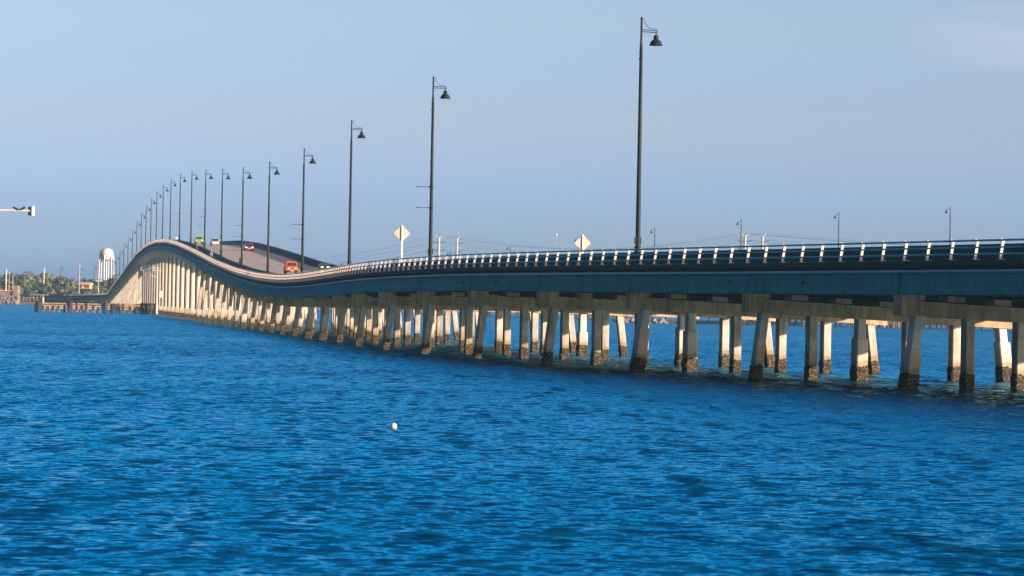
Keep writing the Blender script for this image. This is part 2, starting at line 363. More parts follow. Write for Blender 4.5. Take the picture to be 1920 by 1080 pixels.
SPANS = [-5.25+16.27*k for k in range(-8, 22)]                   # pile bents
COLS = [358.5+21.75*k for k in range(18)]                        # tall columns under the hump
TAIL = [COLS[-1]+16.27*(k+1) for k in range(30)]
TAIL = [s_ for s_ in TAIL if s_ < 1230]
BENTS = SPANS+COLS+TAIL
GW_ = [.46, 3.15, 5.85, 8.6, 11.35, 14.05, 16.75]
gp = [(-.30, -1.5), (.30, -1.5), (.30, -1.62), (.10, -1.7), (.10, -2.2), (.33, -2.4), (.33, -2.6), (-.36, -2.6), (-.36, -2.38), (-.18, -2.18), (-.18, -1.68), (-.30, -1.62)]
for gi, gw in enumerate(GW_):
    mb = MB()
    for a, b_ in zip(BENTS[:-1], BENTS[1:]):
        g_ = .09
        n = max(2, int((b_-a)/5.5)+1); ss = [a+g_+(b_-a-2*g_)*k/(n-1) for k in range(n)]
        if gi == 0: prof = [(gw-.42, -1.5), (gw+.30, -1.5), (gw+.30, -2.6), (gw-.40, -2.6), (gw-.42, -2.38), (gw-.30, -2.20), (gw-.28, -1.62), (gw-.42, -1.58)]
        else: prof = [(gw+w, z) for w, z in gp]
        mb.rings([[bp(s_, w, z) for w, z in prof] for s_ in ss])
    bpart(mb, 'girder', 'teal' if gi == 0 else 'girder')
# galvanised deck form: its corrugated edge shows as a zigzag line over the outer girder
mb = MB(); s_ = S0+90; k = 0; top = []
while s_ < 330:
    top.append((s_, .035 if k % 2 else -.035)); s_ += .05*1.6 if s_ < 40 else .16; k += 1
for i in range(len(top)-1):
    (a, za), (b_, zb) = top[i], top[i+1]
    p = [bp(a, .02, -1.455+za-.035), bp(b_, .02, -1.455+zb-.035), bp(b_, .02, -1.455+zb+.02), bp(a, .02, -1.455+za+.02)]
    q = [bp(a, .5, -1.455+za-.02), bp(b_, .5, -1.455+zb-.02), bp(b_, .5, -1.455+zb+.02), bp(a, .5, -1.455+za+.02)]
    mb.add(p+q, [(3, 2, 1, 0), (4, 5, 6, 7), (0, 1, 5, 4), (3, 7, 6, 2)])
bpart(mb, 'deck_form', 'form')
for k, s_ in enumerate(BENTS[3:34]):
    for ds_ in (2.1, 9.8):
        if (k*7+int(ds_)) % 3 == 0 and s_+ds_ < 330:
            I, A, U = axes(s_+ds_); c = MB(); q = bp(s_+ds_, .17, -1.98); c.tube([q+I*.2, q-I*.06, q-I*.09-U*.12], .055, 8); bpart(c, 'drain_spout', 'girder')
# railing
railing = bpart(sweep(MB(), [(.19+.05*math.cos(R(45*k)), -.045+.05*math.sin(R(45*k))) for k in range(8)], S0, SEND), 'railing', 'rail', None, True)
for zc, wr in ((-.37, .125), (-.69, .07)):
    bpart(sweep(MB(), [(wr+.042*math.cos(R(45*k)), zc+.042*math.sin(R(45*k))) for k in range(8)], S0, SEND), 'rail', 'rail', railing, True)
def post(mb, s_):
    I, A, U = axes(s_); b0 = bp(s_, .14, -.95); b1 = bp(s_, .30, -.02); D = (b1-b0).normalized(); N_ = A.cross(D)
    mb.box((b0+b1)/2, (.14, .05, (b1-b0).length), (N_, A, D))
    mb.box(bp(s_, .20, -.935), (.26, .22, .03), (I, A, U))
    mb.box(bp(s_, .17, .012), (.07, .10, .05), (I, A, U))
s_ = -63.2; cnt = 0; far = MB()
while s_ < 1200:
    if s_ >= -52 and cnt < 100:
        mb = MB(); post(mb, s_); bpart(mb, 'post', 'post', railing); cnt += 1
    else:
        post(far, s_)
    s_ += 2.09
tag(bpart(far, 'post', 'post', railing), kind='stuff')

# piers
def pile(mb, top, bot, hw, I, A, mat, jac=None):
    D = (top-bot).normalized()
    def ring(p, h): return [p+I*h*a+A*h*b_ for a, b_ in ((-1, -1), (1, -1), (1, 1), (-1, 1))]
    def ringc(p, h):
        c = h*.82; q = []
        for a, b_ in ((-c, -h), (c, -h), (h, -c), (h, c), (c, h), (-c, h), (-h, c), (-h, -c)): q.append(p+I*a+A*b_)
        return q
    def lv(z): return bot+D*((z-bot.z)/D.z)
    hj = hw+.10 if jac else hw
    rs = []; zl = [-1.0, -.3] + [.1*k for k in range(0, 9)]
    for z in zl:
        if z > top.z-.2: break
        e = (.03 if z < .78 else .0)
        q = ringc(lv(z), hj+e)
        c = lv(z)
        rs.append([p+(p-c)*(rnd.uniform(-.07, .09) if 0 <= z < .8 else 0) for p in q])
    zj = [z for z in (.88, ) if z < top.z-.1]
    for z in zj: rs.append(ringc(lv(z), hj))
    if jac and jac < top.z-.3:
        rs.append(ringc(lv(jac), hj)); rs.append(ringc(lv(jac+.03), hw))
    rs.append(ringc(top, hw))
    mb.rings(rs, mat)

JACK = {0: {0: 2.55, 1: 2.45}, -1: {2: 2.3, 5: 2.2}, -2: {0: 2.0}, 1: {3: 2.5}, 3: {4: 1.8}, 7: {0: 2.6}, 8: {0: 2.6}, 11: {1: 2.2}, 14: {0: 2.4}}
PW = [1.15, 4.1, 7.1, 10.1, 13.1, 16.05]
npier = 0
def build_pier(s_, idx, kind):
    I, A, U = axes(s_)
    o = bp(s_, 8.6, 0); o.z = 0
    mb = MB()
    def P(w, z): return bp(s_, w, z)
    cw = .42
    zt, zb = -2.87, -3.60
    if kind == 'col': zb = -4.0
    w0, w1 = .04, 17.1
    def slab(wa, wb, za, zc_, zb_=None, hw=cw):
        zb_ = zc_ if zb_ is None else zb_
        p = [P(wa, za)-A*hw, P(wb, zb_)-A*hw, P(wb, zb_)+A*hw, P(wa, za)+A*hw]
        q = [P(wa, zt_)-A*hw for zt_ in ()]
        return p
    if kind == 'col':
        cw = .62
        segs = [(w0, -3.3), (2.2, zb), (15.0, zb), (w1, -3.3)]
        rs = []
        for w, z in segs: rs.append([P(w, z)-A*cw, P(w, z)+A*cw, P(w, zt)+A*cw, P(w, zt)-A*cw])
        mb.rings(rs)
    else:
        rs = [[P(w, zb)-A*cw, P(w, zb)+A*cw, P(w, zt)+A*cw, P(w, zt)-A*cw] for w in (w0, w1)]
        mb.rings(rs)
    for gi, gw in enumerate(GW_):
        a, b_ = gw-.5, gw+.5
        if gi == 0: a = w0+.003; b_ = 1.35
        if gi == 6: b_ = w1-.003
        h = cw-.004
        mb.rings([[P(w, zt-.02)-A*h, P(w, zt-.02)+A*h, P(w, -2.615)+A*h, P(w, -2.615)-A*h] for w in (a, b_)])
    pier = mb.build('pier', 'cap' if kind != 'col' else 'column', bridge, o); pier.location = o-org
    if kind == 'col':
        for w in (2.6, 8.6, 14.6):
            c = MB(); t_ = P(w, zb+.01); bz = 2.6
            def rg(z, h): 
                q = Vector((t_.x, t_.y, z)); return [q+I*h*math.cos(j*math.pi/12)+A*h*math.sin(j*math.pi/12) for j in range(24)]
            c.rings([rg(1.9, .62), rg(t_.z, .60)])
            c.build('column', 'column', pier, o, True)
        c = MB(); z0 = .9
        c.rings([[Vector((P(w, 0).x, P(w, 0).y, 0))+A*g*1.0+U*z for g, z in ((-.9, z0), (.9, z0), (.9, 1.9), (-.9, 1.9))] for w in (1.2, 16.0)])
        c.build('footing', 'pile', pier, o)
        for w in (1.7, 4.9, 8.1, 11.3, 15.2):
            c = MB(); q = P(w, 0); pile(c, Vector((q.x, q.y, .95)), Vector((q.x, q.y, -1)), .42, I, A, None); c.build('pile', 'pile', pier, o)
    else:
        for k, w in enumerate(PW):
            tp = P(w, zb+.02); L = tp.z+1
            bat = -.125*L if k == 0 else (.125*L if k == 5 else 0)
            if L > 6: bat *= .75
            bt = Vector((tp.x, tp.y, -1.0))+I*bat
            mb = MB(); j = JACK.get(idx, {}).get(k)
            pile(mb, tp, bt, .265, I, A, None, j)
            ob = mb.build('pile', 'jacket' if j else 'pile', pier, o)
            if j: ob['label'] = 'pile with a thicker pale concrete jacket round its lower half'
for k, s_ in enumerate(SPANS): build_pier(s_, k-8, 'pile')
for k, s_ in enumerate(COLS): build_pier(s_, 100+k, 'col')
for k, s_ in enumerate(TAIL): build_pier(s_, 200+k, 'pile')
#REST
# ------------------------------------------------------------------ street lamps along the bridge
def lamp_proto(banner, flip=1):
    e = empty('street_lamp', (0, 0, 0))
    H = 14.6
    mb = MB(); mb.lathe((0, 0, 0), [(.26, 0), (.26, .06), (.20, .08), (.20, .42), (.155, .46), (.145, 2.5), (.115, 9.0), (.10, 12.4), (.112, 12.42), (.112, 12.5), (.095, 12.52), (.09, 12.95), (.07, 12.97), (.065, H-.03), (.04, H)], 12)
    mb.box((0, -.17*0, .75), (.40, .16, .42)); mb.lathe((0, 0, 0), [(.135, 11.95), (.135, 12.05)], 10)
    mb.build('pole', 'lamp', e, smooth=True)
    mb = MB()
    for z in (H-.79, H-.91): mb.tube([(.02, 0, z), (1.09*flip, 0, z-.02)], .026, 8)
    mb.build('arm', 'lamp', e, smooth=True)
    pts = [(.0, 0, H-.08), (.15, 0, H-.08), (.17, 0, H-.24), (.23, 0, H-.38), (.33, 0, H-.52), (.45, 0, H-.63), (.58, 0, H-.70), (.98, 0, H-.715), (1.0, 0, H-1.0)]
    MB().tube([(x*flip, y, z) for x, y, z in pts], .017, 6).build('scroll_bracket', 'lamp', e, smooth=True)
    z0 = H-1.0; X = .98*flip
    sh = MB().lathe((X, 0, z0), [(.035, .12), (.035, -.06), (.05, -.07), (.11, -.10), (.155, -.17), (.165, -.25), (.155, -.37), (.19, -.385), (.27, -.43), (.34, -.53), (.38, -.64), (.42, -.70), (.415, -.725), (.36, -.70), (.30, -.55), (.05, -.45)], 18)
    shade = sh.build('lamp_shade', 'lamp', e, smooth=True)
    MB().lathe((X, 0, z0), [(.02, -.46), (.22, -.5), (.28, -.56), (.22, -.66), (.05, -.70)], 12).build('lens', 'lens', shade, smooth=True)
    if banner:
        for z in (4.2, 5.85):
            mb = MB(); mb.lathe((0, 0, z), [(.14, -.11), (.17, -.10), (.17, .10), (.14, .11)], 10)
            mb.tube([(-.1*flip, 0, z), (-1.15*flip, 0, z+.015)], .026, 6); mb.lathe((-1.15*flip, 0, z), [(.0, -.05), (.05, -.03), (.05, .06), (0, .08)], 8)
            mb.build('banner_arm', 'lamp', e, smooth=True)
    return e
protos = {b_: lamp_proto(b_) for b_ in (False, True)}
used = set()
ORD = ['nearest', 'second', 'third', 'fourth', 'fifth', 'sixth', 'seventh', 'eighth', 'ninth', 'tenth', 'eleventh', 'twelfth', 'thirteenth', 'fourteenth', 'fifteenth', 'sixteenth', 'seventeenth', 'eighteenth', 'nineteenth', 'twentieth', 'twenty first', 'twenty second', 'twenty third']
def use(proto):
    if proto.name in used: return copy_tree(proto)
    used.add(proto.name); return proto
for n in range(1, 24):
    s_ = (n-1)*S; b_ = n % 2 == 0
    o = use(protos[b_])
    o.location = bp(s_, WP, -.135); o.rotation_euler = (0, 0, at(s_)[2])
    w = 'banner arms' if b_ else 'a plain pole'
    nm = 'nearest and tallest looking bell lamp post on the bridge' if n == 1 else 'bell lamp post with %s, %s from the right along the bridge' % (w, ORD[n-1])
    tag(o, nm, 'street lamp', 'bell lamp posts along the bridge')
for x, d, t_, nm in ((150, 1360, 500, 'small far bell lamp post beside the wooden utility pole on the left shore'), (113, 1372, 498, 'small far bell lamp post above the trees, leftmost on the shore'), (176, 1352, 497, 'small far bell lamp post just left of the water tower')):
    o = copy_tree(protos[False]); yy = t_-.01745*(x-960); z = ZC+(571-yy)/5400*d
    o.location = ((x-960)/5400*d, d, z-14.6); o.rotation_euler = (0, 0, R(15)); tag(o, nm, 'street lamp', 'bell lamp posts on the left shore')
# ------------------------------------------------------------------ second bridge beyond, seen by its lamps over the railing
def img(x, y, d):   # the point d metres ahead that the photograph shows at this pixel; used for surveying distances only
    yy = y-.01745*(x-960); return Vector(((x-960+.01745*(y-540))/5400*d, d, ZC+(571-yy)/5400*d))
far_l = [(1990, 379), (1782, 386), (1573, 397), (1390, 410), (1228, 426), (1085, 443), (957, 459), (845, 470), (745, 480), (645, 489)]
fp = []
for k, (x, y) in enumerate(far_l):
    d = 50.6*(12.9+k); p = img(x, y, d); fp.append(p)
fb = empty('road_bridge', (fp[3].x, fp[3].y, 0), 0, 'second far road bridge mostly hidden behind the near one', 'bridge')
fo = Vector((fp[3].x, fp[3].y, 0))
dirv = (fp[-1]-fp[0]); dirv.z = 0; dirv.normalize(); lat = Vector((dirv.y, -dirv.x, 0))
line = [fp[0]-dirv*160] + fp + [fp[-1]+dirv*160]
line[0].z = fp[0].z-1; line[-1].z = fp[-1].z-3
def fprof(p, prof): return [Vector((p.x, p.y, p.z-15.4))+lat*a+Vector((0, 0, 1))*z for a, z in prof]
MB().rings([fprof(p, [(-6, 0), (6, 0), (6, -.5), (4, -1.8), (-4, -1.8), (-6, -.5)]) for p in line]).build('deck', 'girder', fb, fo)
for sgn in (-1, 1): MB().rings([fprof(p, [(6*sgn, 0), (6*sgn, .8), (5.7*sgn, .8), (5.7*sgn, 0)]) for p in line]).build('barrier', 'cap', fb, fo)
for k in range(len(line)-1):
    for f in (0, .33, .67):
        p = line[k].lerp(line[k+1], f); mb = MB()
        for a in (-4.5, 0, 4.5):
            c = Vector((p.x, p.y, 0))+lat*a; mb.box((c.x, c.y, (p.z-17.2-1)/2), (.7, .7, p.z-17.2+1), (lat, dirv, Vector((0, 0, 1))))
        mb.box((p.x, p.y, p.z-17.6), (11, 1.0, 1.0), (lat, dirv, Vector((0, 0, 1)))); mb.build('pier', 'girder', fb, fo)
fl = [k for k in range(1, len(fp))]
FN = {1: 'far bell lamp post over the rail, rightmost in view', 2: 'far bell lamp post over the rail, second from the right edge', 3: 'far bell lamp post beside the right pair of power poles', 4: 'far bell lamp post right of the nearest big lamp post', 5: 'far bell lamp post behind the right diamond sign', 6: 'far bell lamp head low over the rail left of the right diamond sign', 7: 'far bell lamp post behind the left pair of power poles', 8: 'far bell lamp head behind the left diamond sign', 9: 'tiny far bell lamp head left of the third lamp post'}
for k in fl:
    o = copy_tree(protos[False]); p = fp[k]; o.location = (p.x, p.y, p.z-14.6); o.rotation_euler = (0, 0, math.pi+R(20)); o.scale = (1.12, 1.12, 1); tag(o, FN[k], 'street lamp', 'lamp posts on the far bridge')
# ------------------------------------------------------------------ diamond warning signs seen from the back
def sign(s_, w, zc, dim, lab):
    b0 = bp(s_, w, -.1); I, A, U = axes(s_)
    e = empty('diamond_sign', b0, at(s_)[2], lab, 'road sign', 'diamond signs on the barriers')
    h = zc-b0.z
    MB().box((0, -.05, (h+.5)/2), (.13, .10, h+.9)).build('post', 'white', e)
    mb = MB(); hd = dim/2
    def rg(y, k):
        q = []
        for a, c in ((0, -1), (1, 0), (0, 1), (-1, 0)):
            t0 = Vector((a, 0, c))*hd*k; nx = Vector((-c, 0, a)) 
            q += [t0*.94+Vector((c, 0, -a))*hd*.06*k, t0*.94-Vector((c, 0, -a))*hd*.06*k]
        return [Vector((v.x, y, v.z+h)) for v in q]
    mb.rings([rg(.0, 1), rg(.025, 1)]); pl = mb.build('panel', 'signback', e)
    MB().box((-.055, -.02, h), (.05, .035, dim*.86)).build('brace_and_shade', 'black', pl)  # black strip stands for the shaded side of the post
    return e
sign(64.5, 2.66, 9.62, 1.42, 'back of a pale diamond road sign on a white post, left of the second lamp')
sign(60.0, 17.1, 9.05, 1.42, 'back of a pale diamond road sign low over the rail, left of the nearest lamp')
# ------------------------------------------------------------------ vehicles
def wheel(parent, c, r_, w):
    t_ = MB(); n = 18
    def rg(x, rr): return [Vector((c[0]+x, c[1]+rr*math.cos(2*math.pi*j/n), c[2]+rr*math.sin(2*math.pi*j/n))) for j in range(n)]
    t_.rings([rg(-w/2, r_*.8), rg(-w/2, r_*.95), rg(-w/2*.7, r_), rg(w/2*.7, r_), rg(w/2, r_*.95), rg(w/2, r_*.8)]); wl = empty('wheel', (0, 0, 0), parent=parent); t_.build('tyre', 'black', wl, smooth=True)
    t_ = MB(); sg = 1 if c[0] > 0 else -1
    t_.rings([rg(-w/2*.9, r_*.6), rg(w/2*.9, r_*.62), rg(w/2*.9+.01, r_*.3)] if sg > 0 else [rg(-w/2*.9-.01, r_*.3), rg(-w/2*.9, r_*.62), rg(w/2*.9, r_*.6)]); t_.build('rim', 'chrome', wl, smooth=True)
def xsec(mb, prof, mat=None):  # prof: list of (y, [(x,z)...half section]) mirrored
    rs = []
    for y, hs in prof: rs.append([Vector((x, y, z)) for x, z in hs]+[Vector((-x, y, z)) for x, z in hs[::-1]])
    return mb.rings(rs, mat)
def place(e, s_, w, lane=0):
    p = bp(s_, w, -1.005); e.location = p; e.rotation_euler = (0, 0, at(s_)[2]+math.pi)  # local +y faces the near end
    ds = 2; g = (bp(s_-ds, w, -1.0).z-bp(s_+ds, w, -1.0).z)/(2*ds); e.rotation_euler = (math.atan(g), 0, at(s_)[2]+math.pi)
def jeep(paint, roof, lab, s_, w, lit=False):
    e = empty('jeep', label=lab, cat='car', group='cars driving over the bridge')
    mb = MB()   # tub, bonnet
    xsec(mb, [(-1.95, [(.76, .62), (.78, 1.12)]), (.35, [(.77, .60), (.78, 1.16)]), (.45, [(.74, .60), (.75, 1.16)]), (1.55, [(.62, .62), (.60, 1.08)]), (1.66, [(.60, .64), (.56, 1.02)])])
    body = mb.build('body', paint, e)
    for sx in (-1, 1):
        for y, l in ((1.25, .62), (-1.3, .55)):
            f = MB(); x0, x1 = .60*sx, .95*sx
            pr = [(y-l, .78), (y-l*.7, .98), (y+l*.6, 1.0), (y+l, .72)]
            f.rings([[Vector((x0, a, z)), Vector((x1, a, z-.02)), Vector((x1, a, z-.12)), Vector((x0, a, z-.1))] for a, z in pr]); f.build('fender', paint, e)
            wheel(e, (.80*sx, y, .42), .42, .27)
        MB().lathe((0, 0, 0), [(0, -.03), (.12, -.03), (.12, .03), (0, .03)], 12)
        h = MB(); n = 12; cx_, cz_ = .47*sx, .88
        h.rings([[Vector((cx_+r_*math.cos(2*math.pi*j/n), yy, cz_+r_*math.sin(2*math.pi*j/n))) for j in range(n)] for r_, yy in ((.12, 1.62), (.125, 1.69), (.08, 1.72))]); h.build('headlight', 'headlight' if lit else 'lens', e, smooth=True)
        m_ = MB(); m_.box((.98*sx, .25, 1.25), (.20, .10, .18)); m_.tube([(.78*sx, .3, 1.15), (.95*sx, .26, 1.2)], .02, 6); m_.build('mirror', 'black', e)
        MB().rings([[Vector((.765*sx, -1.9, 1.2)), Vector((.70*sx, -1.9, 1.68)), Vector((.70*sx, .2, 1.68)), Vector((.765*sx, .38, 1.2))], [Vector((.755*sx, -1.9, 1.2)), Vector((.69*sx, -1.9, 1.68)), Vector((.69*sx, .2, 1.68)), Vector((.755*sx, .38, 1.2))]]).build('side_window', 'glass', e)
    # windscreen frame and glass
    fr_ = MB(); 
    for a, b_ in (((.76, .45, 1.14), (.70, .18, 1.74)), ((-.76, .45, 1.14), (-.70, .18, 1.74)), ((.76, .45, 1.16), (-.76, .45, 1.16)), ((.70, .18, 1.74), (-.70, .18, 1.74))): fr_.tube([a, b_], .06, 6)
    fr_.build('windscreen_frame', paint, e)
    MB().rings([[Vector((.72, .46, 1.17)), Vector((-.72, .46, 1.17)), Vector((-.66, .20, 1.72)), Vector((.66, .20, 1.72))], [Vector((.72, .43, 1.17)), Vector((-.72, .43, 1.17)), Vector((-.66, .17, 1.72)), Vector((.66, .17, 1.72))]]).build('windscreen', 'glass', e)
    r_ = MB(); xsec(r_, [(-1.95, [(.72, 1.70), (.70, 1.80), (.60, 1.84)]), (.1, [(.72, 1.72), (.70, 1.82), (.60, 1.86)]), (.24, [(.70, 1.72), (.68, 1.78), (.60, 1.80)])]); r_.build('roof', roof, e)
    for y in (-1.9, -.8):
        for sx in (-1, 1): MB().tube([(.75*sx, y, 1.1), (.70*sx, y, 1.72)], .05, 6).build('pillar', paint, e)
    g = MB(); g.box((0, 1.66, .84), (.62, .03, .34)); gr = g.build('grille', paint, e)
    for k in range(7): MB().box((-.24+.08*k, 1.68, .85), (.04, .012, .24)).build('slot', 'black', gr)
    bm_ = MB(); bm_.box((0, 1.90, .56), (1.45, .16, .17)); bm_.build('bumper', 'black', e); MB().box((0, 1.99, .57), (.5, .02, .13)).build('number_plate', 'white', e)
    MB().box((0, -.1, .5), (1.3, 3.0, .3)).build('chassis', 'black', e)
    place(e, s_, w); return e
def sedan(paint, lab, s_, w, h=1.45, lit=True, suv=False):
    e = empty('car', label=lab, cat='car', group='cars driving over the bridge')
    k = h/1.45; hb = .92*(1.12 if suv else 1); W = .90
    mb = MB()
    xsec(mb, [(-2.25, [(.70, .45), (.78, .60), (.74, hb)]), (-1.9, [(.84, .28), (W, .6), (.82, hb+.03)]), (-.6, [(.86, .25), (W+.01, .6), (.84, hb+.02)]), (.9, [(.86, .25), (W+.01, .6), (.83, hb)]), (1.7, [(.84, .27), (W-.02, .58), (.74, hb-.12)]), (2.12, [(.74, .32), (.80, .52), (.66, hb-.26)]), (2.25, [(.60, .36), (.66, .5), (.56, hb-.36)])])
    body = mb.build('body', paint, e, smooth=True)
    g = MB(); xsec(g, [(-1.95, [(.78, hb), (.74, hb+.06)]), (-1.25, [(.82, hb), (.66, h-.05)]), (-.2, [(.83, hb), (.66, h-.02)]), (.28, [(.82, hb), (.64, h-.07)]), (1.05, [(.78, hb-.03), (.74, hb+.02)])]); g.build('windows', 'glass', e)
    r_ = MB(); xsec(r_, [(-1.3, [(.68, h-.08), (.58, h-.03)]), (-.4, [(.69, h-.05), (.56, h)]), (.18, [(.67, h-.08), (.56, h-.03)]), (.32, [(.66, h-.11), (.56, h-.07)])]); r_.build('roof', paint, e, smooth=True)
    for sx in (-1, 1):
        for y in (1.35, -1.35): wheel(e, (.80*sx, y, .33), .33, .22)
        h_ = MB(); h_.rings([[Vector((.40*sx, 2.16, .55)), Vector((.74*sx, 2.04, .57)), Vector((.72*sx, 2.0, .72)), Vector((.42*sx, 2.12, .68))], [Vector((.40*sx, 2.24, .55)), Vector((.76*sx, 2.10, .57)), Vector((.74*sx, 2.06, .72)), Vector((.42*sx, 2.18, .68))]]); h_.build('headlight', 'headlight' if lit else 'lens', e)
        for a, b_ in (((.80*sx, .98, hb), (.66*sx, .28, h-.07)), ((.80*sx, -.25, hb), (.67*sx, -.25, h-.05)), ((.78*sx, -1.9, hb+.03), (.67*sx, -1.25, h-.07))): MB().tube([a, b_], .035, 5).build('pillar', paint, e)
        m_ = MB(); m_.box((.98*sx, .72, hb+.08), (.18, .09, .13)); m_.tube([(.82*sx, .75, hb), (.94*sx, .73, hb+.05)], .02, 5); m_.build('mirror', paint, e)
    MB().box((0, 2.24, .42), (.9, .04, .14)).build('grille', 'black', e); MB().box((0, 2.27, .42), (.42, .02, .11)).build('number_plate', 'white', e)
    if suv: MB().box((-.45, 2.0, .62), (.75, .12, .3)).build('bull_bar', 'chrome', e)
    place(e, s_, w); return e
def pickup(paint, lab, s_, w):
    e = empty('pickup_truck', label=lab, cat='pickup truck', group='cars driving over the bridge')
    mb = MB(); xsec(mb, [(-.75, [(.88, .45), (.95, .8), (.92, 1.2)]), (.9, [(.88, .45), (.95, .8), (.92, 1.2)]), (2.3, [(.86, .5), (.93, .8), (.84, 1.12)]), (2.75, [(.80, .5), (.84, .8), (.74, 1.0)])]); mb.build('body', paint, e)
    mb = MB()
    mb.box((.90, -1.95, .95), (.10, 2.35, .62)); mb.box((-.90, -1.95, .95), (.10, 2.35, .62)); mb.box((0, -3.1, .95), (1.7, .08, .62)); mb.box((0, -1.95, .68), (1.7, 2.35, .08)); mb.build('bed', paint, e)
    for sx in (-1, 1): MB().box((.90*sx, -1.95, 1.275), (.12, 2.35, .03)).build('bed_rail', 'chrome', e)
    g = MB(); xsec(g, [(-.72, [(.88, 1.2), (.74, 1.80)]), (.25, [(.88, 1.2), (.74, 1.82)]), (1.0, [(.85, 1.2), (.82, 1.24)])]); g.build('windows', 'glass', e)
    r_ = MB(); xsec(r_, [(-.76, [(.76, 1.80), (.66, 1.88)]), (.2, [(.76, 1.81), (.66, 1.90)]), (.36, [(.74, 1.76), (.64, 1.82)])]); r_.build('roof', paint, e)
    for sx in (-1, 1):
        for a, b_ in (((.87*sx, .95, 1.2), (.74*sx, .28, 1.8)), ((.89*sx, .05, 1.2), (.76*sx, .05, 1.8)), ((.89*sx, -.74, 1.2), (.76*sx, -.74, 1.8))): MB().tube([a, b_], .045, 5).build('pillar', paint, e)
        for y in (1.75, -2.0): wheel(e, (.83*sx, y, .40), .40, .26)
        MB().box((.62*sx, 2.74, .82), (.3, .08, .2)).build('headlight', 'lens', e)
        MB().box((1.03*sx, .8, 1.32), (.2, .1, .22)).build('mirror', 'black', e)
    for xx in (-.45, .35): MB().box((xx, .80, 1.42), (.36, .03, .14), (Vector((1, 0, 0)), Vector((0, .7, .7)), Vector((0, -.7, .7)))).build('window_glint', 'amber', e)  # two glowing slabs stand for yellow reflections in the cab windows
    MB().box((0, 2.80, .62), (1.7, .12, .2)).build('bumper', 'chrome', e); MB().box((0, 2.77, .86), (.85, .06, .26)).build('grille', 'black', e)
    MB().box((0, -.2, .5), (1.3, 5.2, .25)).build('chassis', 'black', e)
    place(e, s_, w); return e
jeep('orange', 'orange', 'bright orange jeep with dark windscreen coming down off the hump', 240, 8.6)
jeep('green', 'green', 'lime green jeep near the top of the hump', 461, 6.8)
sedan('whitecar', 'white car with dark windscreen and silver bull bar near the hump top', 446, 9.4, 1.62, False, True)
sedan('red', 'red car with both headlights lit beside the right barrier', 390, 12.8, 1.45, True)
pickup('bluecar', 'dark blue pickup truck beside the right barrier, partly behind the railing', 226, 12.0)
# ------------------------------------------------------------------ people
def skin_mesh(name, J, E_, mat, parent):   # J: {key: (pos, radius)}, E_: pairs; grown with a skin modifier
    keys = list(J); me = bpy.data.meshes.new(name); me.from_pydata([J[k][0] for k in keys], [(keys.index(a), keys.index(b_)) for a, b_ in E_], [])
    o = bpy.data.objects.new(name, me); col.objects.link(o)
    sk = o.modifiers.new('skin', 'SKIN'); sk.use_smooth_shade = True
    for v, k in zip(me.skin_vertices[0].data, keys): rr = J[k][1]; v.radius = (rr, rr) if not hasattr(rr, '__len__') else rr
    me.skin_vertices[0].data[0].use_root = True
    ss = o.modifiers.new('sub', 'SUBSURF'); ss.levels = 1; ss.render_levels = 1
    dg = bpy.context.evaluated_depsgraph_get(); m2 = bpy.data.meshes.new_from_object(o.evaluated_get(dg)); o.modifiers.clear(); o.data = m2; m2.name = name
    m2.materials.clear(); m2.materials.append(MT[mat]); o.parent = parent
    for p in m2.polygons: p.use_smooth = True
    return o
def lerp(a, b_, t_): return tuple(x+(y-x)*t_ for x, y in zip(a, b_))
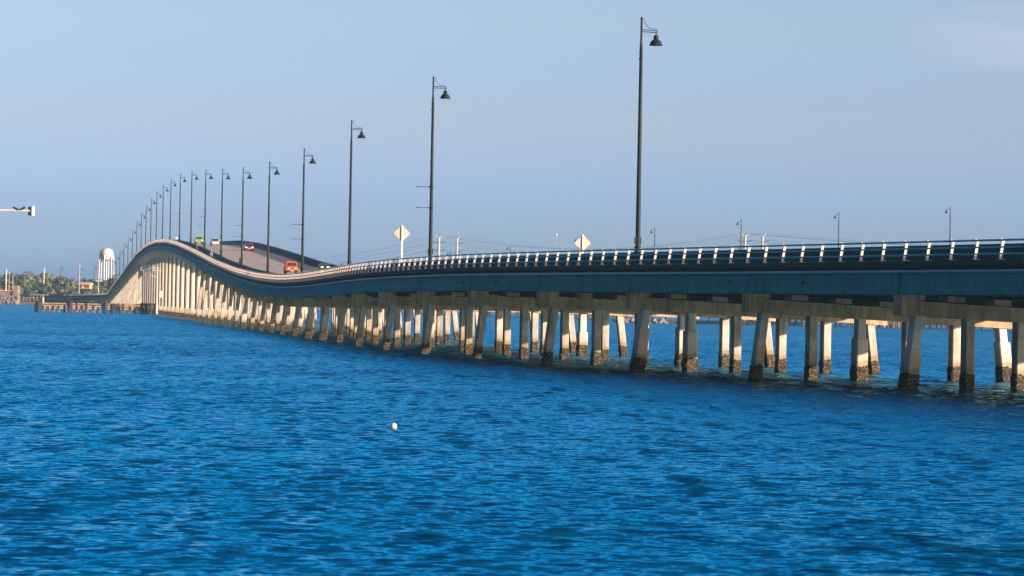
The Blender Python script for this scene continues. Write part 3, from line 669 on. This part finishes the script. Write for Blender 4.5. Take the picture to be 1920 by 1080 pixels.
def person(pose, top, bottom, lab, hair='hair', skin='skin', long_legs=True, hat=None, scale=1):
    e = empty('person', label=lab, cat='person')
    J = {}; E_ = []
    base = dict(pel=(0, 0, .93), belly=(0, .0, 1.08), chest=(0, .0, 1.30), neck=(0, .0, 1.47), head0=(0, .01, 1.56), head1=(0, .02, 1.64), head2=(0, .01, 1.71),
        shL=(-.17, 0, 1.42), elL=(-.24, -.04, 1.15), wrL=(-.25, .06, .92), shR=(.17, 0, 1.42), elR=(.24, -.04, 1.15), wrR=(.25, .06, .92),
        hipL=(-.09, 0, .90), knL=(-.10, .03, .49), anL=(-.10, 0, .09), toL=(-.11, .15, .04), hipR=(.09, 0, .90), knR=(.10, .03, .49), anR=(.10, 0, .09), toR=(.11, .15, .04))
    base.update(pose)
    rad = dict(pel=(.15, .11), belly=(.135, .10), chest=(.16, .115), neck=.055, head0=.075, head1=(.08, .10), head2=.065, shL=.062, elL=.045, wrL=.03, shR=.062, elR=.045, wrR=.03, hipL=.085, knL=.058, anL=.04, toL=.035, hipR=.085, knR=.058, anR=.04, toR=.035)
    for k in base: J[k] = (base[k], rad[k])
    E_ = [('pel', 'belly'), ('belly', 'chest'), ('chest', 'neck'), ('neck', 'head0'), ('head0', 'head1'), ('head1', 'head2')]
    for s_ in 'LR':
        E_ += [('chest', 'sh'+s_), ('sh'+s_, 'el'+s_), ('el'+s_, 'wr'+s_), ('pel', 'hip'+s_), ('hip'+s_, 'kn'+s_), ('kn'+s_, 'an'+s_), ('an'+s_, 'to'+s_)]
        w = Vector(base['wr'+s_]); d = (w-Vector(base['el'+s_])).normalized(); sd_ = d.cross(Vector((0, 1, 0))); sd_ = sd_.normalized() if sd_.length > .1 else Vector((1, 0, 0))
        pm = w+d*.06; J['pm'+s_] = (tuple(pm), .032); E_.append(('wr'+s_, 'pm'+s_))
        for i in range(4):
            f1 = pm+d*.045+sd_*(i-1.5)*.019; f2 = f1+d*(.05-.006*abs(i-1.2))+Vector((0, .012, 0))
            J['f%d%s' % (i, s_)] = (tuple(f1), .0095); J['g%d%s' % (i, s_)] = (tuple(f2), .008); E_ += [('pm'+s_, 'f%d%s' % (i, s_)), ('f%d%s' % (i, s_), 'g%d%s' % (i, s_))]
        th = w+d*.03+sd_*.045+Vector((0, .02, 0)); J['th'+s_] = (tuple(th), .011); J['ti'+s_] = (tuple(th+d*.035), .009); E_ += [('wr'+s_, 'th'+s_), ('th'+s_, 'ti'+s_)]
    body = skin_mesh('body', J, E_, skin, e)
    hv = Vector(base['head1']); f = MB()
    f.lathe((hv.x, hv.y+.105, hv.z-.015), [(.016, -.03), (.018, -.01), (.008, .03)], 6); f.build('nose', skin, body)
    for sx in (-1, 1):
        MB().lathe((hv.x+.035*sx, hv.y+.098, hv.z+.015), [(.004, -.01), (.012, 0), (.004, .01)], 8).build('eye', 'hair', body)
        MB().lathe((hv.x+.092*sx, hv.y, hv.z-.0), [(.008, -.035), (.02, 0), (.008, .035)], 8).build('ear', skin, body)
    MB().box((hv.x, hv.y+.097, hv.z-.06), (.045, .012, .01)).build('mouth', 'hair', body)
    hm = MB(); hm.lathe((hv.x, hv.y-.015, hv.z), [(.098, -.03), (.104, .03), (.092, .075), (.06, .11), (.01, .125)], 14)
    if hat: hm.lathe((hv.x, hv.y+.0, hv.z+.05), [(.16, -.005), (.16, .008), (.11, .02)], 14)
    hm.build('hat' if hat else 'hair', hat or hair, e, smooth=True)
    T = {k: (base[k], tuple(x+.032 for x in rad[k]) if hasattr(rad[k], '__len__') else rad[k]+.03) for k in ('pel', 'belly', 'chest', 'shL', 'shR')}
    for s_ in 'LR': T['sl'+s_] = (lerp(base['sh'+s_], base['el'+s_], .7), .075)
    T['nk'] = (lerp(base['chest'], base['neck'], .75), .07)
    skin_mesh('shirt', T, [('pel', 'belly'), ('belly', 'chest'), ('chest', 'nk'), ('chest', 'shL'), ('chest', 'shR'), ('shL', 'slL'), ('shR', 'slR')], top, e)
    B = {'pel': (lerp(base['pel'], base['belly'], -.15), (.185, .145))}; EB = []
    for s_ in 'LR':
        B['hip'+s_] = (base['hip'+s_], .118); EB.append(('pel', 'hip'+s_))
        if long_legs:
            B['kn'+s_] = (base['kn'+s_], .09); B['an'+s_] = (lerp(base['kn'+s_], base['an'+s_], .92), .075); EB += [('hip'+s_, 'kn'+s_), ('kn'+s_, 'an'+s_)]
        else:
            B['kn'+s_] = (lerp(base['hip'+s_], base['kn'+s_], .75), .11); EB.append(('hip'+s_, 'kn'+s_))
        a_, t_ = Vector(base['an'+s_]), Vector(base['to'+s_])
        MB().tube([a_-Vector((0, .06, .045)), (a_+t_)/2-Vector((0, 0, .02)), t_+Vector((0, .05, -.005))], [.045, .05, .03], 8).build('shoe', 'clothwhite' if top != 'clothwhite' else 'clothgrey', e, smooth=True)
    skin_mesh('trousers' if long_legs else 'shorts', B, EB, bottom, e)
    e.scale = (scale,)*3
    return e
WALK = dict(knL=(-.10, .16, .52), anL=(-.10, .12, .12), toL=(-.11, .27, .09), knR=(.10, -.02, .49), anR=(.10, -.22, .13), toR=(.11, -.09, .04), elL=(-.23, -.14, 1.17), wrL=(-.22, -.05, .97), elR=(.23, .06, 1.16), wrR=(.22, .24, 1.02))
RUN = dict(knL=(-.10, .30, .62), anL=(-.10, .05, .34), toL=(-.11, .16, .25), knR=(.10, -.05, .50), anR=(.10, -.10, .09), toR=(.11, .05, .04), elL=(-.25, -.20, 1.20), wrL=(-.20, .02, 1.12), elR=(.25, .02, 1.17), wrR=(.17, .24, 1.26))
def put(e, s_, w, z, turn=0): e.location = bp(s_, w, z); e.rotation_euler = (0, 0, at(s_)[2]+math.pi+turn)
p = person(WALK, 'clothwhite', 'clothgrey', 'person in a loose white shirt walking at the hump top behind the railing', scale=1.05); put(p, 462, 1.9, -1.0)
p = person(RUN, 'clothblack', 'clothblack', 'person in a black shirt with bare legs running down the walkway', long_legs=False); put(p, 368, 1.6, -1.0)
p = person(WALK, 'clothblue', 'clothblue', 'person in blue with an orange hat walking down the walkway', hat='clothorange'); put(p, 313, 1.25, -1.0)
p = person({}, 'clothwhite', 'clothgrey', 'person in a white top standing at the hump top by the right barrier'); put(p, 545, 16.3, -.98)
bike = empty('bicycle', label='dark bicycle ridden along the road edge by the left barrier', cat='bicycle')
def ring(c, r_, rad, n=20):
    mb = MB(); rs = []
    for k in range(n+1):
        a = 2*math.pi*k/n; d = Vector((0, math.cos(a), math.sin(a))); rs.append([Vector(c)+d*r_+(d*math.cos(b_)+Vector((1, 0, 0))*math.sin(b_))*rad for b_ in (0, 1.57, 3.14, 4.71)])
    mb.rings(rs, cap=False); return mb
for y in (.52, -.50):
    w_ = empty('wheel', parent=bike); ring((0, y, .34), .32, .022).build('tyre', 'black', w_)
    sp_ = MB()
    for k in range(8): a = k*math.pi/8; sp_.tube([(0, y-.31*math.cos(a), .34-.31*math.sin(a)), (0, y+.31*math.cos(a), .34+.31*math.sin(a))], .004, 4)
    sp_.build('spokes', 'chrome', w_)
fr_ = MB()
for a, b_ in (((0, .40, .90), (0, -.02, .30)), ((0, .40, .88), (0, -.18, .80)), ((0, -.18, .86), (0, -.02, .30)), ((0, -.02, .30), (0, -.50, .34)), ((0, -.18, .78), (0, -.50, .34)), ((0, .38, .95), (0, .52, .34))): fr_.tube([a, b_], .02, 6)
fr_.build('frame', 'black', bike); MB().tube([(-.24, .44, 1.0), (-.1, .40, .99), (.1, .40, .99), (.24, .44, 1.0)], .015, 6).build('handlebar', 'black', bike)
MB().box((0, -.2, .90), (.13, .26, .05)).build('saddle', 'black', bike); MB().tube([(-.12, .06, .42), (0, -.02, .30), (.12, -.10, .18)], .018, 6).build('crank', 'black', bike)
put(bike, 275, 3.55, -1.005)
CYC = dict(pel=(0, -.18, .98), belly=(0, -.10, 1.12), chest=(0, .05, 1.32), neck=(0, .13, 1.46), head0=(0, .17, 1.54), head1=(0, .19, 1.62), head2=(0, .18, 1.69), shL=(-.17, .08, 1.42), elL=(-.24, .22, 1.20), wrL=(-.23, .40, 1.04), shR=(.17, .08, 1.42), elR=(.24, .22, 1.20), wrR=(.23, .40, 1.04), hipL=(-.09, -.16, .94), knL=(-.11, .20, .80), anL=(-.12, .04, .44), toL=(-.12, .18, .42), hipR=(.09, -.16, .94), knR=(.11, .10, .58), anR=(.12, -.14, .24), toR=(.12, 0, .20))
p = person(CYC, 'clothblack', 'clothblack', 'cyclist in a black and white top riding along the left barrier', hat='clothblack'); put(p, 275, 3.55, -1.005)
# ------------------------------------------------------------------ fender along the channel and its light tower
fs = 541.0; I, A, U = axes(fs); fbase = bp(fs, .3, 0); fbase.z = 0
fen = empty('timber_fender', fbase, at(fs)[2], 'long weathered timber fender of piles and planks standing in front of the tall columns', 'fender')
L = 29.0
def fl_(x, z, y=0): return (-x, y, z)
zt = 3.1
for (z, h, k) in ((2.15, .25, 0), (1.6, .34, 0), (1.05, .32, 0)):
    MB().box(fl_(L/2, z), (L, .22, h)).build('plank_rail', 'plank', fen)
MB().box(fl_(L/2, 2.32, .35), (L, .8, .09)).build('top_walkway', 'darktimber', fen)
k = 0; x = .4
while x < L:
    h = rnd.choice([2.2, 1.3, 1.6, 2.3, 1.5]); mb = MB(); r_ = rnd.uniform(.17, .26)
    mb.tube([fl_(x, -1, -.32), fl_(x+rnd.uniform(-.05, .05), h+.2, -.28)], [r_, r_*.9], 8); mb.build('pile', rnd.choice(['timber', 'timber', 'darktimber']), fen)
    MB().tube([fl_(x+.5, -1, .5), fl_(x+.5, 2.1, .5)], .2, 8).build('pile', 'timber', fen)
    x += rnd.uniform(1.15, 1.7)
for x0 in (20.6, 12.0):
    for dx, dz in ((0, 0), (.35, .2), (-.35, .1)): MB().tube([fl_(x0+dx, -1, -.6), fl_(x0+dx*.5, 2.6+dz, -.5)], .24, 8).build('dolphin_pile', 'darktimber', fen)
for z in (.55, 1.0, 1.5, 2.0, 2.45): MB().box(fl_(1.6, z, -.55), (4.2, .25, .3)).build('dark_waler', 'darktimber', fen)
for x in (0.0, 1.1, 2.2, 3.4): MB().tube([fl_(x, -1, -.7), fl_(x, 2.5, -.7)], .2, 8).build('pile', 'darktimber', fen)
MB().lathe(fl_(L-1.6, 2.3), [(.36, 0), (.36, 1.2), (.28, 1.3), (.1, 1.32), (.08, 1.9)], 10).build('end_beacon', 'signback', fen, smooth=True)
tw = empty('light_tower', fbase-A*.6+I*.3, at(fs)[2], 'white steel tower with a railed platform standing before the tall columns', 'tower')
MB().tube([(0, 0, -1), (0, 0, 11.2)], .28, 10).build('mast', 'column', tw, smooth=True)
mb = MB(); mb.box((-1.6, 0, 10.7), (4.9, 1.5, .14)); mb.build('platform', 'white', tw)
for y in (-.72, .72):
    for z in (11.35, 12.0): MB().tube([(-4.0, y, z), (.8, y, z)], .085, 6).build('rail', 'white', tw)
    for x in (-4.0, -3.0, -2.0, -1.0, 0, .8): MB().tube([(x, y, 10.7), (x, y, 12.0)], .075, 6).build('rail_post', 'white', tw)
    MB().tube([(-3.2, y*.7, 10.6), (-.2, y*.4, 8.9)], .09, 6).build('brace_and_shade', 'white', tw)
MB().tube([(-2.9, 0, 10.7), (-2.9, 0, 14.2)], .05, 6).build('antenna', 'white', tw)
MB().tube([(.4, 0, 10.7), (1.6, 0, 10.7)], .07, 6).build('bracket', 'white', tw)
mb = MB(); mb.box((1.05, -.3, 4.9), (.95, .12, 1.7)); gb = mb.build('gauge_board', 'white', tw)
MB().box((.6, -.1, 4.9), (.9, .08, .1)).build('board_arm', 'white', tw)
# ------------------------------------------------------------------ white arm at the left edge, on a marker mast standing outside the view
wm = img(-120, 392, 62); e = empty('marker_mast', (wm.x, wm.y, 0), 0, 'blurred white horizontal arm with an upright end bar at the left edge', 'mast arm')
MB().tube([(0, 0, -1), (0, 0, wm.z+.6)], [.09, .06], 10).build('mast', 'white', e, smooth=True)
tip = img(61, 395.5, 62); dx = tip.x-wm.x; z0 = wm.z; z1 = tip.z
MB().tube([(0, 0, z0), (dx, 0, z1)], .024, 8).build('arm', 'white', e, smooth=True)
MB().lathe((dx, 0, z1), [(.03, -.105), (.045, -.1), (.045, .1), (.03, .105)], 10).build('end_bar', 'white', e, smooth=True)
MB().lathe((dx-.07, .03, z1), [(.02, -.10), (.035, -.09), (.03, -.02), (.012, 0), (.03, .03), (.03, .085), (.01, .09)], 8).build('bracket', 'rock', e)
for x0, a in ((.36, .5), (.22, -.5)): MB().box((dx-x0, 0, z1+.045), (.13, .05, .035), (Vector((math.cos(a), 0, -math.sin(a))), Vector((0, 1, 0)), Vector((math.sin(a), 0, math.cos(a))))).build('clip', 'lamp', e)
# ------------------------------------------------------------------ buoy
bd = 20850/(799+5+3.8-571); bx_ = (742.5-960)/5400*bd
e = empty('buoy', (bx_, bd, 0), 0, 'small round white float with an orange base floating on the open water', 'buoy')
MB().lathe((0, 0, .045), [(.0, .125), (.05, .115), (.085, .085), (.102, .04), (.104, .0), (.1, -.02)][::-1], 16).build('ball', 'white', e, smooth=True)
MB().lathe((0, 0, .045), [(.0, -.12), (.06, -.10), (.088, -.075), (.101, -.04), (.1035, -.018)], 16).build('base_band', 'buoyorange', e, smooth=True)
MB().tube([(0, 0, .165), (0, 0, .185)], .012, 6).build('eye', 'chrome', e)
# ------------------------------------------------------------------ power poles and wires
PP = [(823, 440, 980, 'white power pole with V top and two crossarms, left one of the left pair'), (857, 442, 1010, 'white power pole with V top and right hand arms, right one of the left pair'), (1397, 437, 900, 'white power pole with V top, left one of the right pair beside a far lamp'), (1430, 437, 930, 'white power pole with V top and right hand arms, right one of the right pair')]
tips = {}
for i, (x, y, d, lab) in enumerate(PP):
    tp = img(x, y, d); e = empty('power_pole', (tp.x, tp.y, 0), 0, lab, 'power pole', 'power poles beyond the bridge')
    MB().tube([(0, 0, -1), (0, 0, tp.z-.9)], [.55, .36], 8).build('pole', 'woodpole', e, smooth=True)
    sides = (-1, 1) if i % 2 == 0 else (1,)
    for sx in sides:
        MB().tube([(0, 0, tp.z-1.4), (1.15*sx, 0, tp.z)], .13, 5).build('top_arm', 'white', e)
        for dz in (2.2, 4.9): MB().tube([(0, 0, tp.z-dz-.6), (.9*sx, 0, tp.z-dz-.5), (2.3*sx, 0, tp.z-dz)], .09, 5).build('crossarm', 'lamp', e)
    tips[i] = [tp+Vector((2.3*sx if dz else 1.15*sx, 0, -dz)) for sx in sides for dz in (0, 2.2, 4.9)]
def wire(a, b_, sag, r_=.024):
    pts = [a.lerp(b_, k/24)-Vector((0, 0, sag*4*(k/24)*(1-k/24))) for k in range(25)]
    return MB().tube(pts, r_, 4)
NPOS = {'right': Vector((310, 620, 3)), 'mid': None, 'left': Vector((-150, 1500, -5))}
wn = 0
wlab = [('thin power lines running right from the right hand poles', 2, 3, 'R'), ('thin power lines sagging between the two pairs of poles', 0, 1, 'M'), ('thin power lines running left behind the lamp posts', 0, 1, 'L')]
for lab, i, j, k in wlab:
    e = empty('power_line', (tips[i][0].x, tips[i][0].y, 0), 0, lab, 'power line', 'power lines beyond the bridge'); eo = Vector(e.location)
    for q in (i, j):
        for n_, tpt in enumerate(tips[q]):
            if k == 'R': tgt = tpt+Vector((175+10*(q-i), -310, -1)); sg = 6
            elif k == 'L': tgt = tpt+Vector((-120, 330, 1)); sg = 7
            else: tgt = tips[q+2][min(n_, len(tips[q+2])-1)] if q+2 in tips else tpt; sg = 5
            wire(tpt, tgt, sg).build('wire', 'wire', e, eo)
tm = img(1043, 440, 1500); e = empty('radio_mast', (tm.x, tm.y, 0), 0, 'very thin far mast with a white ball at its top, between the signs', 'mast')
MB().tube([(0, 0, -1), (0, 0, tm.z-.4)], [.12, .06], 5).build('mast', 'woodpole', e); MB().lathe((0, 0, tm.z), [(0, -.6), (.42, -.42), (.6, 0), (.42, .42), (0, .6)], 10).build('ball', 'white', e, smooth=True)
# ------------------------------------------------------------------ left shore
def gz(x, d): return .2
wt_ = img(200, 465, 1450); e = empty('water_tower', (wt_.x, wt_.y, 1.5), 0, 'white water tower with a round tank on legs behind the trees', 'water tower')
zt = wt_.z-1.5; rt = 3.55; hz = 3.4
MB().lathe((0, 0, zt-hz), [(.0, -hz*.98), (rt*.45, -hz*.88), (rt*.8, -hz*.62), (rt*.98, -hz*.2), (rt, hz*.05), (rt*.96, hz*.35), (rt*.8, hz*.68), (rt*.45, hz*.92), (.0, hz)], 24).build('tank', 'white', e, smooth=True)
for k in range(6):
    a = 2*math.pi*(k+.35)/6; MB().tube([(rt*1.18*math.cos(a), rt*1.18*math.sin(a), 0), (rt*.98*math.cos(a), rt*.98*math.sin(a), zt-hz*1.05)], .3, 8).build('leg', 'white', e, smooth=True)
MB().tube([(0, 0, 0), (0, 0, zt-2*hz+.1)], .35, 8).build('riser_pipe', 'white', e, smooth=True)
mb = MB(); 
for k in range(6):
    a, b_ = 2*math.pi*(k+.35)/6, 2*math.pi*(k+1.35)/6; mb.tube([(rt*1.08*math.cos(a), rt*1.08*math.sin(a), zt*.42), (rt*1.08*math.cos(b_), rt*1.08*math.sin(b_), zt*.42)], .12, 5)
mb.build('ring_brace', 'white', e)
def polea(x, yt, d, r0, r1, lab, cat='pole', name='concrete_pole', mat='woodpole', cap=None):
    tp = img(x, yt, d); e = empty(name, (tp.x, tp.y, .3), 0, lab, cat)
    MB().tube([(0, 0, -.5), (0, 0, tp.z-.3)], [r0, r1], 8).build('pole', mat, e, smooth=True)
    if cap == 'T': MB().box((0, 0, tp.z-.3), (2.6, .5, .35)).build('lamp_head', 'white', e)
    elif cap == 'x': MB().tube([(-1, 0, tp.z-1.6), (1.2, 0, tp.z-1.6)], .09, 5).build('crossarm', mat, e)
    elif cap == 'l': MB().box((.35, 0, tp.z-.35), (.8, .25, .16)).build('lamp_head', 'white', e)
    else: MB().lathe((0, 0, tp.z-.3), [(r1*1.08, -.3), (r1*1.08, 0), (.05, .12)], 8).build('cap', mat, e)
    return e
polea(11.5, 505, 1345, .45, .42, 'thick pale pole in front of the trees at the left edge'); polea(82.5, 502, 1398, .45, .40, 'thick pale pole rising over the trees above the fender end')
polea(17.5, 511, 1350, .12, .08, 'thin white lamp pole right of the leftmost thick pole', 'lamp pole', 'lamp_pole', 'white', 'l'); polea(24.5, 516, 1346, .12, .08, 'shorter thin white lamp pole by the salmon wall end', 'lamp pole', 'lamp_pole', 'white', 'l')
polea(149.5, 493, 1362, .3, .2, 'pinkish wooden utility pole rising beside the yellow walled house', 'utility pole', 'utility_pole', 'woodpole', 'x')
polea(185, 527, 1352, .16, .12, 'white T topped lamp standing before the trees left of the bridge foot', 'lamp pole', 'lamp_pole', 'white', 'T')
def house(x0, x1, yr, ye, yb, d, roof, wall, lab):
    a = img(x0, ye, d); b_ = img(x1, ye, d); zr_ = img((x0+x1)/2, yr, d).z; zb_ = img((x0+x1)/2, yb, d).z
    w = b_.x-a.x; c = (a+b_)/2; e = empty('house', (c.x, c.y, zb_), 0, lab, 'house')
    dp = 9.0; he = c.z-zb_; hr = zr_-zb_
    MB().box((0, dp/2, he/2), (w*.8, dp*.9, he)).build('wall', wall, e)
    MB().rings([[Vector((x, -.6, he-.1)), Vector((x, dp+.6, he-.1)), Vector((x, dp*.55, hr)), Vector((x, dp*.45, hr))] for x in (-w/2, w/2)]).build('roof', roof, e)
    for k in (-.25, .1, .3): 
        f = MB().box((w*k, dp*.05-.03, he*.5), (.9, .08, 1.1)).build('window', 'glass', e)
    return e
house(145, 170, 529, 533.5, 541, 1375, 'roofpink', 'yellow', 'small house with a pale pink roof and yellow wall among the trees')
house(113, 122, 528.5, 531.5, 540, 1400, 'white', 'pinkwall', 'tiny white roofed house peeping from the trees')
# salmon seawall, riprap, fence
a = img(-90, 548, 1328); b_ = img(33, 548, 1328)
e = empty('seawall', ((a.x+b_.x)/2, a.y, 0), 0, 'salmon coloured stone seawall at the far left shore', 'wall'); w = b_.x-a.x
MB().box((0, 3, 3.0), (w, 5, 6.0)).build('wall', 'pinkwall', e); MB().box((0, 3, 6.2), (w+.6, 5.6, .4)).build('coping', 'roofpink', e)
MB().box((w/2-1.0, 2.4, 4.2), (2.2, 5.2, 8.8)).build('end_pillar', 'pinkwall', e)
def rock(mb, c, r_):
    n, o = 7, len(mb.v); rs = []
    for zz, k in ((-.6, .6), (-.1, 1), (.4, .8), (.7, .35)): rs.append([Vector(c)+Vector((math.cos(2*math.pi*j/n)*k*rnd.uniform(.75, 1.25), math.sin(2*math.pi*j/n)*k*rnd.uniform(.75, 1.25), zz*rnd.uniform(.8, 1.1)))*r_ for j in range(n)])
    mb.rings(rs)
mb = MB()
for k in range(260):
    f = rnd.random(); x = a.x+(b_.x+1-a.x)*f; y = 1326-rnd.uniform(0, 6); rock(mb, (x, y, .2+.55*(y-1320)+rnd.uniform(-.2, .5)), rnd.uniform(.4, 1.0))
for k in range(260):
    x = rnd.uniform(-206, -150); y = 1340+(x+222)*.25+rnd.uniform(-3, 6); rock(mb, (x, y, .1+rnd.uniform(0, 1.3)), rnd.uniform(.4, .9))
tag(mb.build('riprap', 'rock'), 'loose pale boulders along the left shoreline', 'riprap', kind='stuff')
fa = img(38, 551, 1362); fb_ = img(92, 551, 1362); e = empty('shore_fence', (fa.x, fa.y, 1.2), 0, 'low pale fence along the left shore in front of the trees', 'fence')
w = fb_.x-fa.x; MB().box((w/2, 0, 3.4), (w, .12, .25)).build('rail', 'woodpole', e); MB().box((w/2, 0, 2.0), (w, .12, .2)).build('rail', 'woodpole', e)
k = 0.0
while k < w: MB().box((k, 0, 1.8), (.28, .28, 3.6)).build('post', 'woodpole', e); k += 1.6
# low jetty and old piles beyond the near bridge
e = empty('rock_jetty', (95, 690, 0), 0, 'low grey rock jetty lying on the water beyond the bridge', 'jetty'); mb = MB()
for x0, x1 in ((25, 37), (52, 60), (86, 98), (118, 128)):
    mb = MB()
    for k in range(70): rock(mb, (rnd.uniform(x0, x1), 690+rnd.uniform(-2, 2), rnd.uniform(-.1, .7)), rnd.uniform(.5, .9))
    mb.build('boulders', 'rock', e, (95, 690, 0))
for x0, x1 in ((37, 52), (60, 72)): MB().box(((x0+x1)/2, 691, .35), (x1-x0, 1.5, .9)).build('float', 'darktimber', e, (95, 690, 0))
e = empty('timber_fender', (88, 676, 0), 0, 'broken row of old timber piles beyond the bridge at right', 'fender')
for k in range(34):
    x = 64+k*1.5+rnd.uniform(-.4, .4); h = rnd.uniform(1.6, 3.0); MB().tube([(x, 676, -1), (x+rnd.uniform(-.4, .1), 676, h)], .3, 7).build('pile', rnd.choice(['timber', 'darktimber', 'darktimber']), e, (88, 676, 0))
for z in (.9, 1.7): MB().box((97, 676.5, z), (13, .3, .3)).build('plank_rail', 'timber', e, (88, 676, 0))
# ------------------------------------------------------------------ trees of the left shore
def crown_mesh(mb, h, rw, seed, leaf):
    r2 = random.Random(seed)
    blobs = [(Vector((r2.uniform(-.55, .55)*rw, r2.uniform(-.5, .5)*rw, h*r2.uniform(.35, .86))), rw*r2.uniform(.32, .58)) for _ in range(9)]
    for _ in range(620):
        c, r_ = r2.choice(blobs); d = Vector((r2.gauss(0, 1), r2.gauss(0, 1), r2.gauss(0, .8))).normalized()*r_*r2.uniform(.6, 1.08)
        p = c+d
        if p.z < h*.12: continue
        n = (d.normalized()+Vector((r2.uniform(-.6, .6), r2.uniform(-.6, .6), r2.uniform(-.3, .7)))).normalized(); u = n.cross(Vector((.3, .5, .8))).normalized(); v = n.cross(u); q = leaf*r2.uniform(.55, 1.2)
        mb.add([p+u*q, p+v*q*.7, p-u*q, p-v*q*.7], [(0, 1, 2, 3)])
def tree(kind, h, rw, seed):
    e = empty(kind, (0, 0, 0)); mb = MB(); r2 = random.Random(seed)
    mb.tube([(0, 0, -.5), (.1, .05, h*.3), (.2, -.1, h*.62)], [.32, .24, .1], 7)
    for k in range(5): a = r2.uniform(0, 6.28); mb.tube([(.1, 0, h*(.28+.06*k)), (rw*.5*math.cos(a), rw*.5*math.sin(a), h*(.5+.07*k))], [.12, .04], 5)
    mb.build('trunk', 'trunk', e, smooth=True)
    cm = MB(); crown_mesh(cm, h, rw, seed, .75); cm.build('crown', ['leaf', 'leafdark', 'leafpale'][seed % 3], e, raw=True)
    return e
TP = [tree('shore_tree', 10, 5.0, k) for k in (3, 4, 5, 9)]
sil = [(-60, 515), (0, 514), (20, 514), (35, 509), (50, 515), (60, 511), (72, 519), (80, 509), (90, 521), (100, 518), (110, 520), (128, 516), (140, 521), (155, 525), (170, 523), (190, 524), (207, 521), (225, 515), (240, 513)]
px_ = -50; k = 0
while px_ < 262:
    for row_, (dd, fr_) in enumerate(((1368, .55), (1400, .8), (1432, 1.0))):
        if row_ == 0 and (60 < px_ < 70 or 140 < px_ < 176): continue
        x = px_+rnd.uniform(-4, 4)+row_*3; yt = interp(x, *zip(*sil)); p = img(x, yt, dd+rnd.uniform(-10, 10)); hh = max(4.5, (p.z-1.6)*fr_*rnd.uniform(.86, 1.04))
        pr = TP[k % 4] if k < 4 else None
        o = TP[k] if k < 4 else copy_tree(TP[rnd.randrange(4)])
        o.location = (p.x, p.y, 1.4); o.scale = (hh/10*rnd.uniform(.8, 1.1),)*2+(hh/10,); o.rotation_euler = (0, 0, rnd.uniform(0, 6.28))
        tag(o, ['bushy tree at the front of the dense green row on the left shore', 'green tree standing within the dense row on the left shore', 'taller tree at the back of the dense row on the left shore'][row_], 'tree', 'trees on the left shore'); k += 1
    px_ += 10.5
# ------------------------------------------------------------------ the air
hz_ = MB().box((0, 745, 16.5), (1500, 1530, 37)).build('haze', 'white')
m, t, b = nodes('haze_air'); t.nodes.remove(b); pv = t.nodes.new('ShaderNodeVolumePrincipled')
pv.inputs['Color'].default_value = (.42, .72, 1, 1); pv.inputs['Density'].default_value = .00012; pv.inputs['Anisotropy'].default_value = .2
t.links.new(pv.outputs[0], t.nodes['Material Output'].inputs['Volume']); hz_.data.materials.clear(); hz_.data.materials.append(m); tag(hz_, kind='stuff')
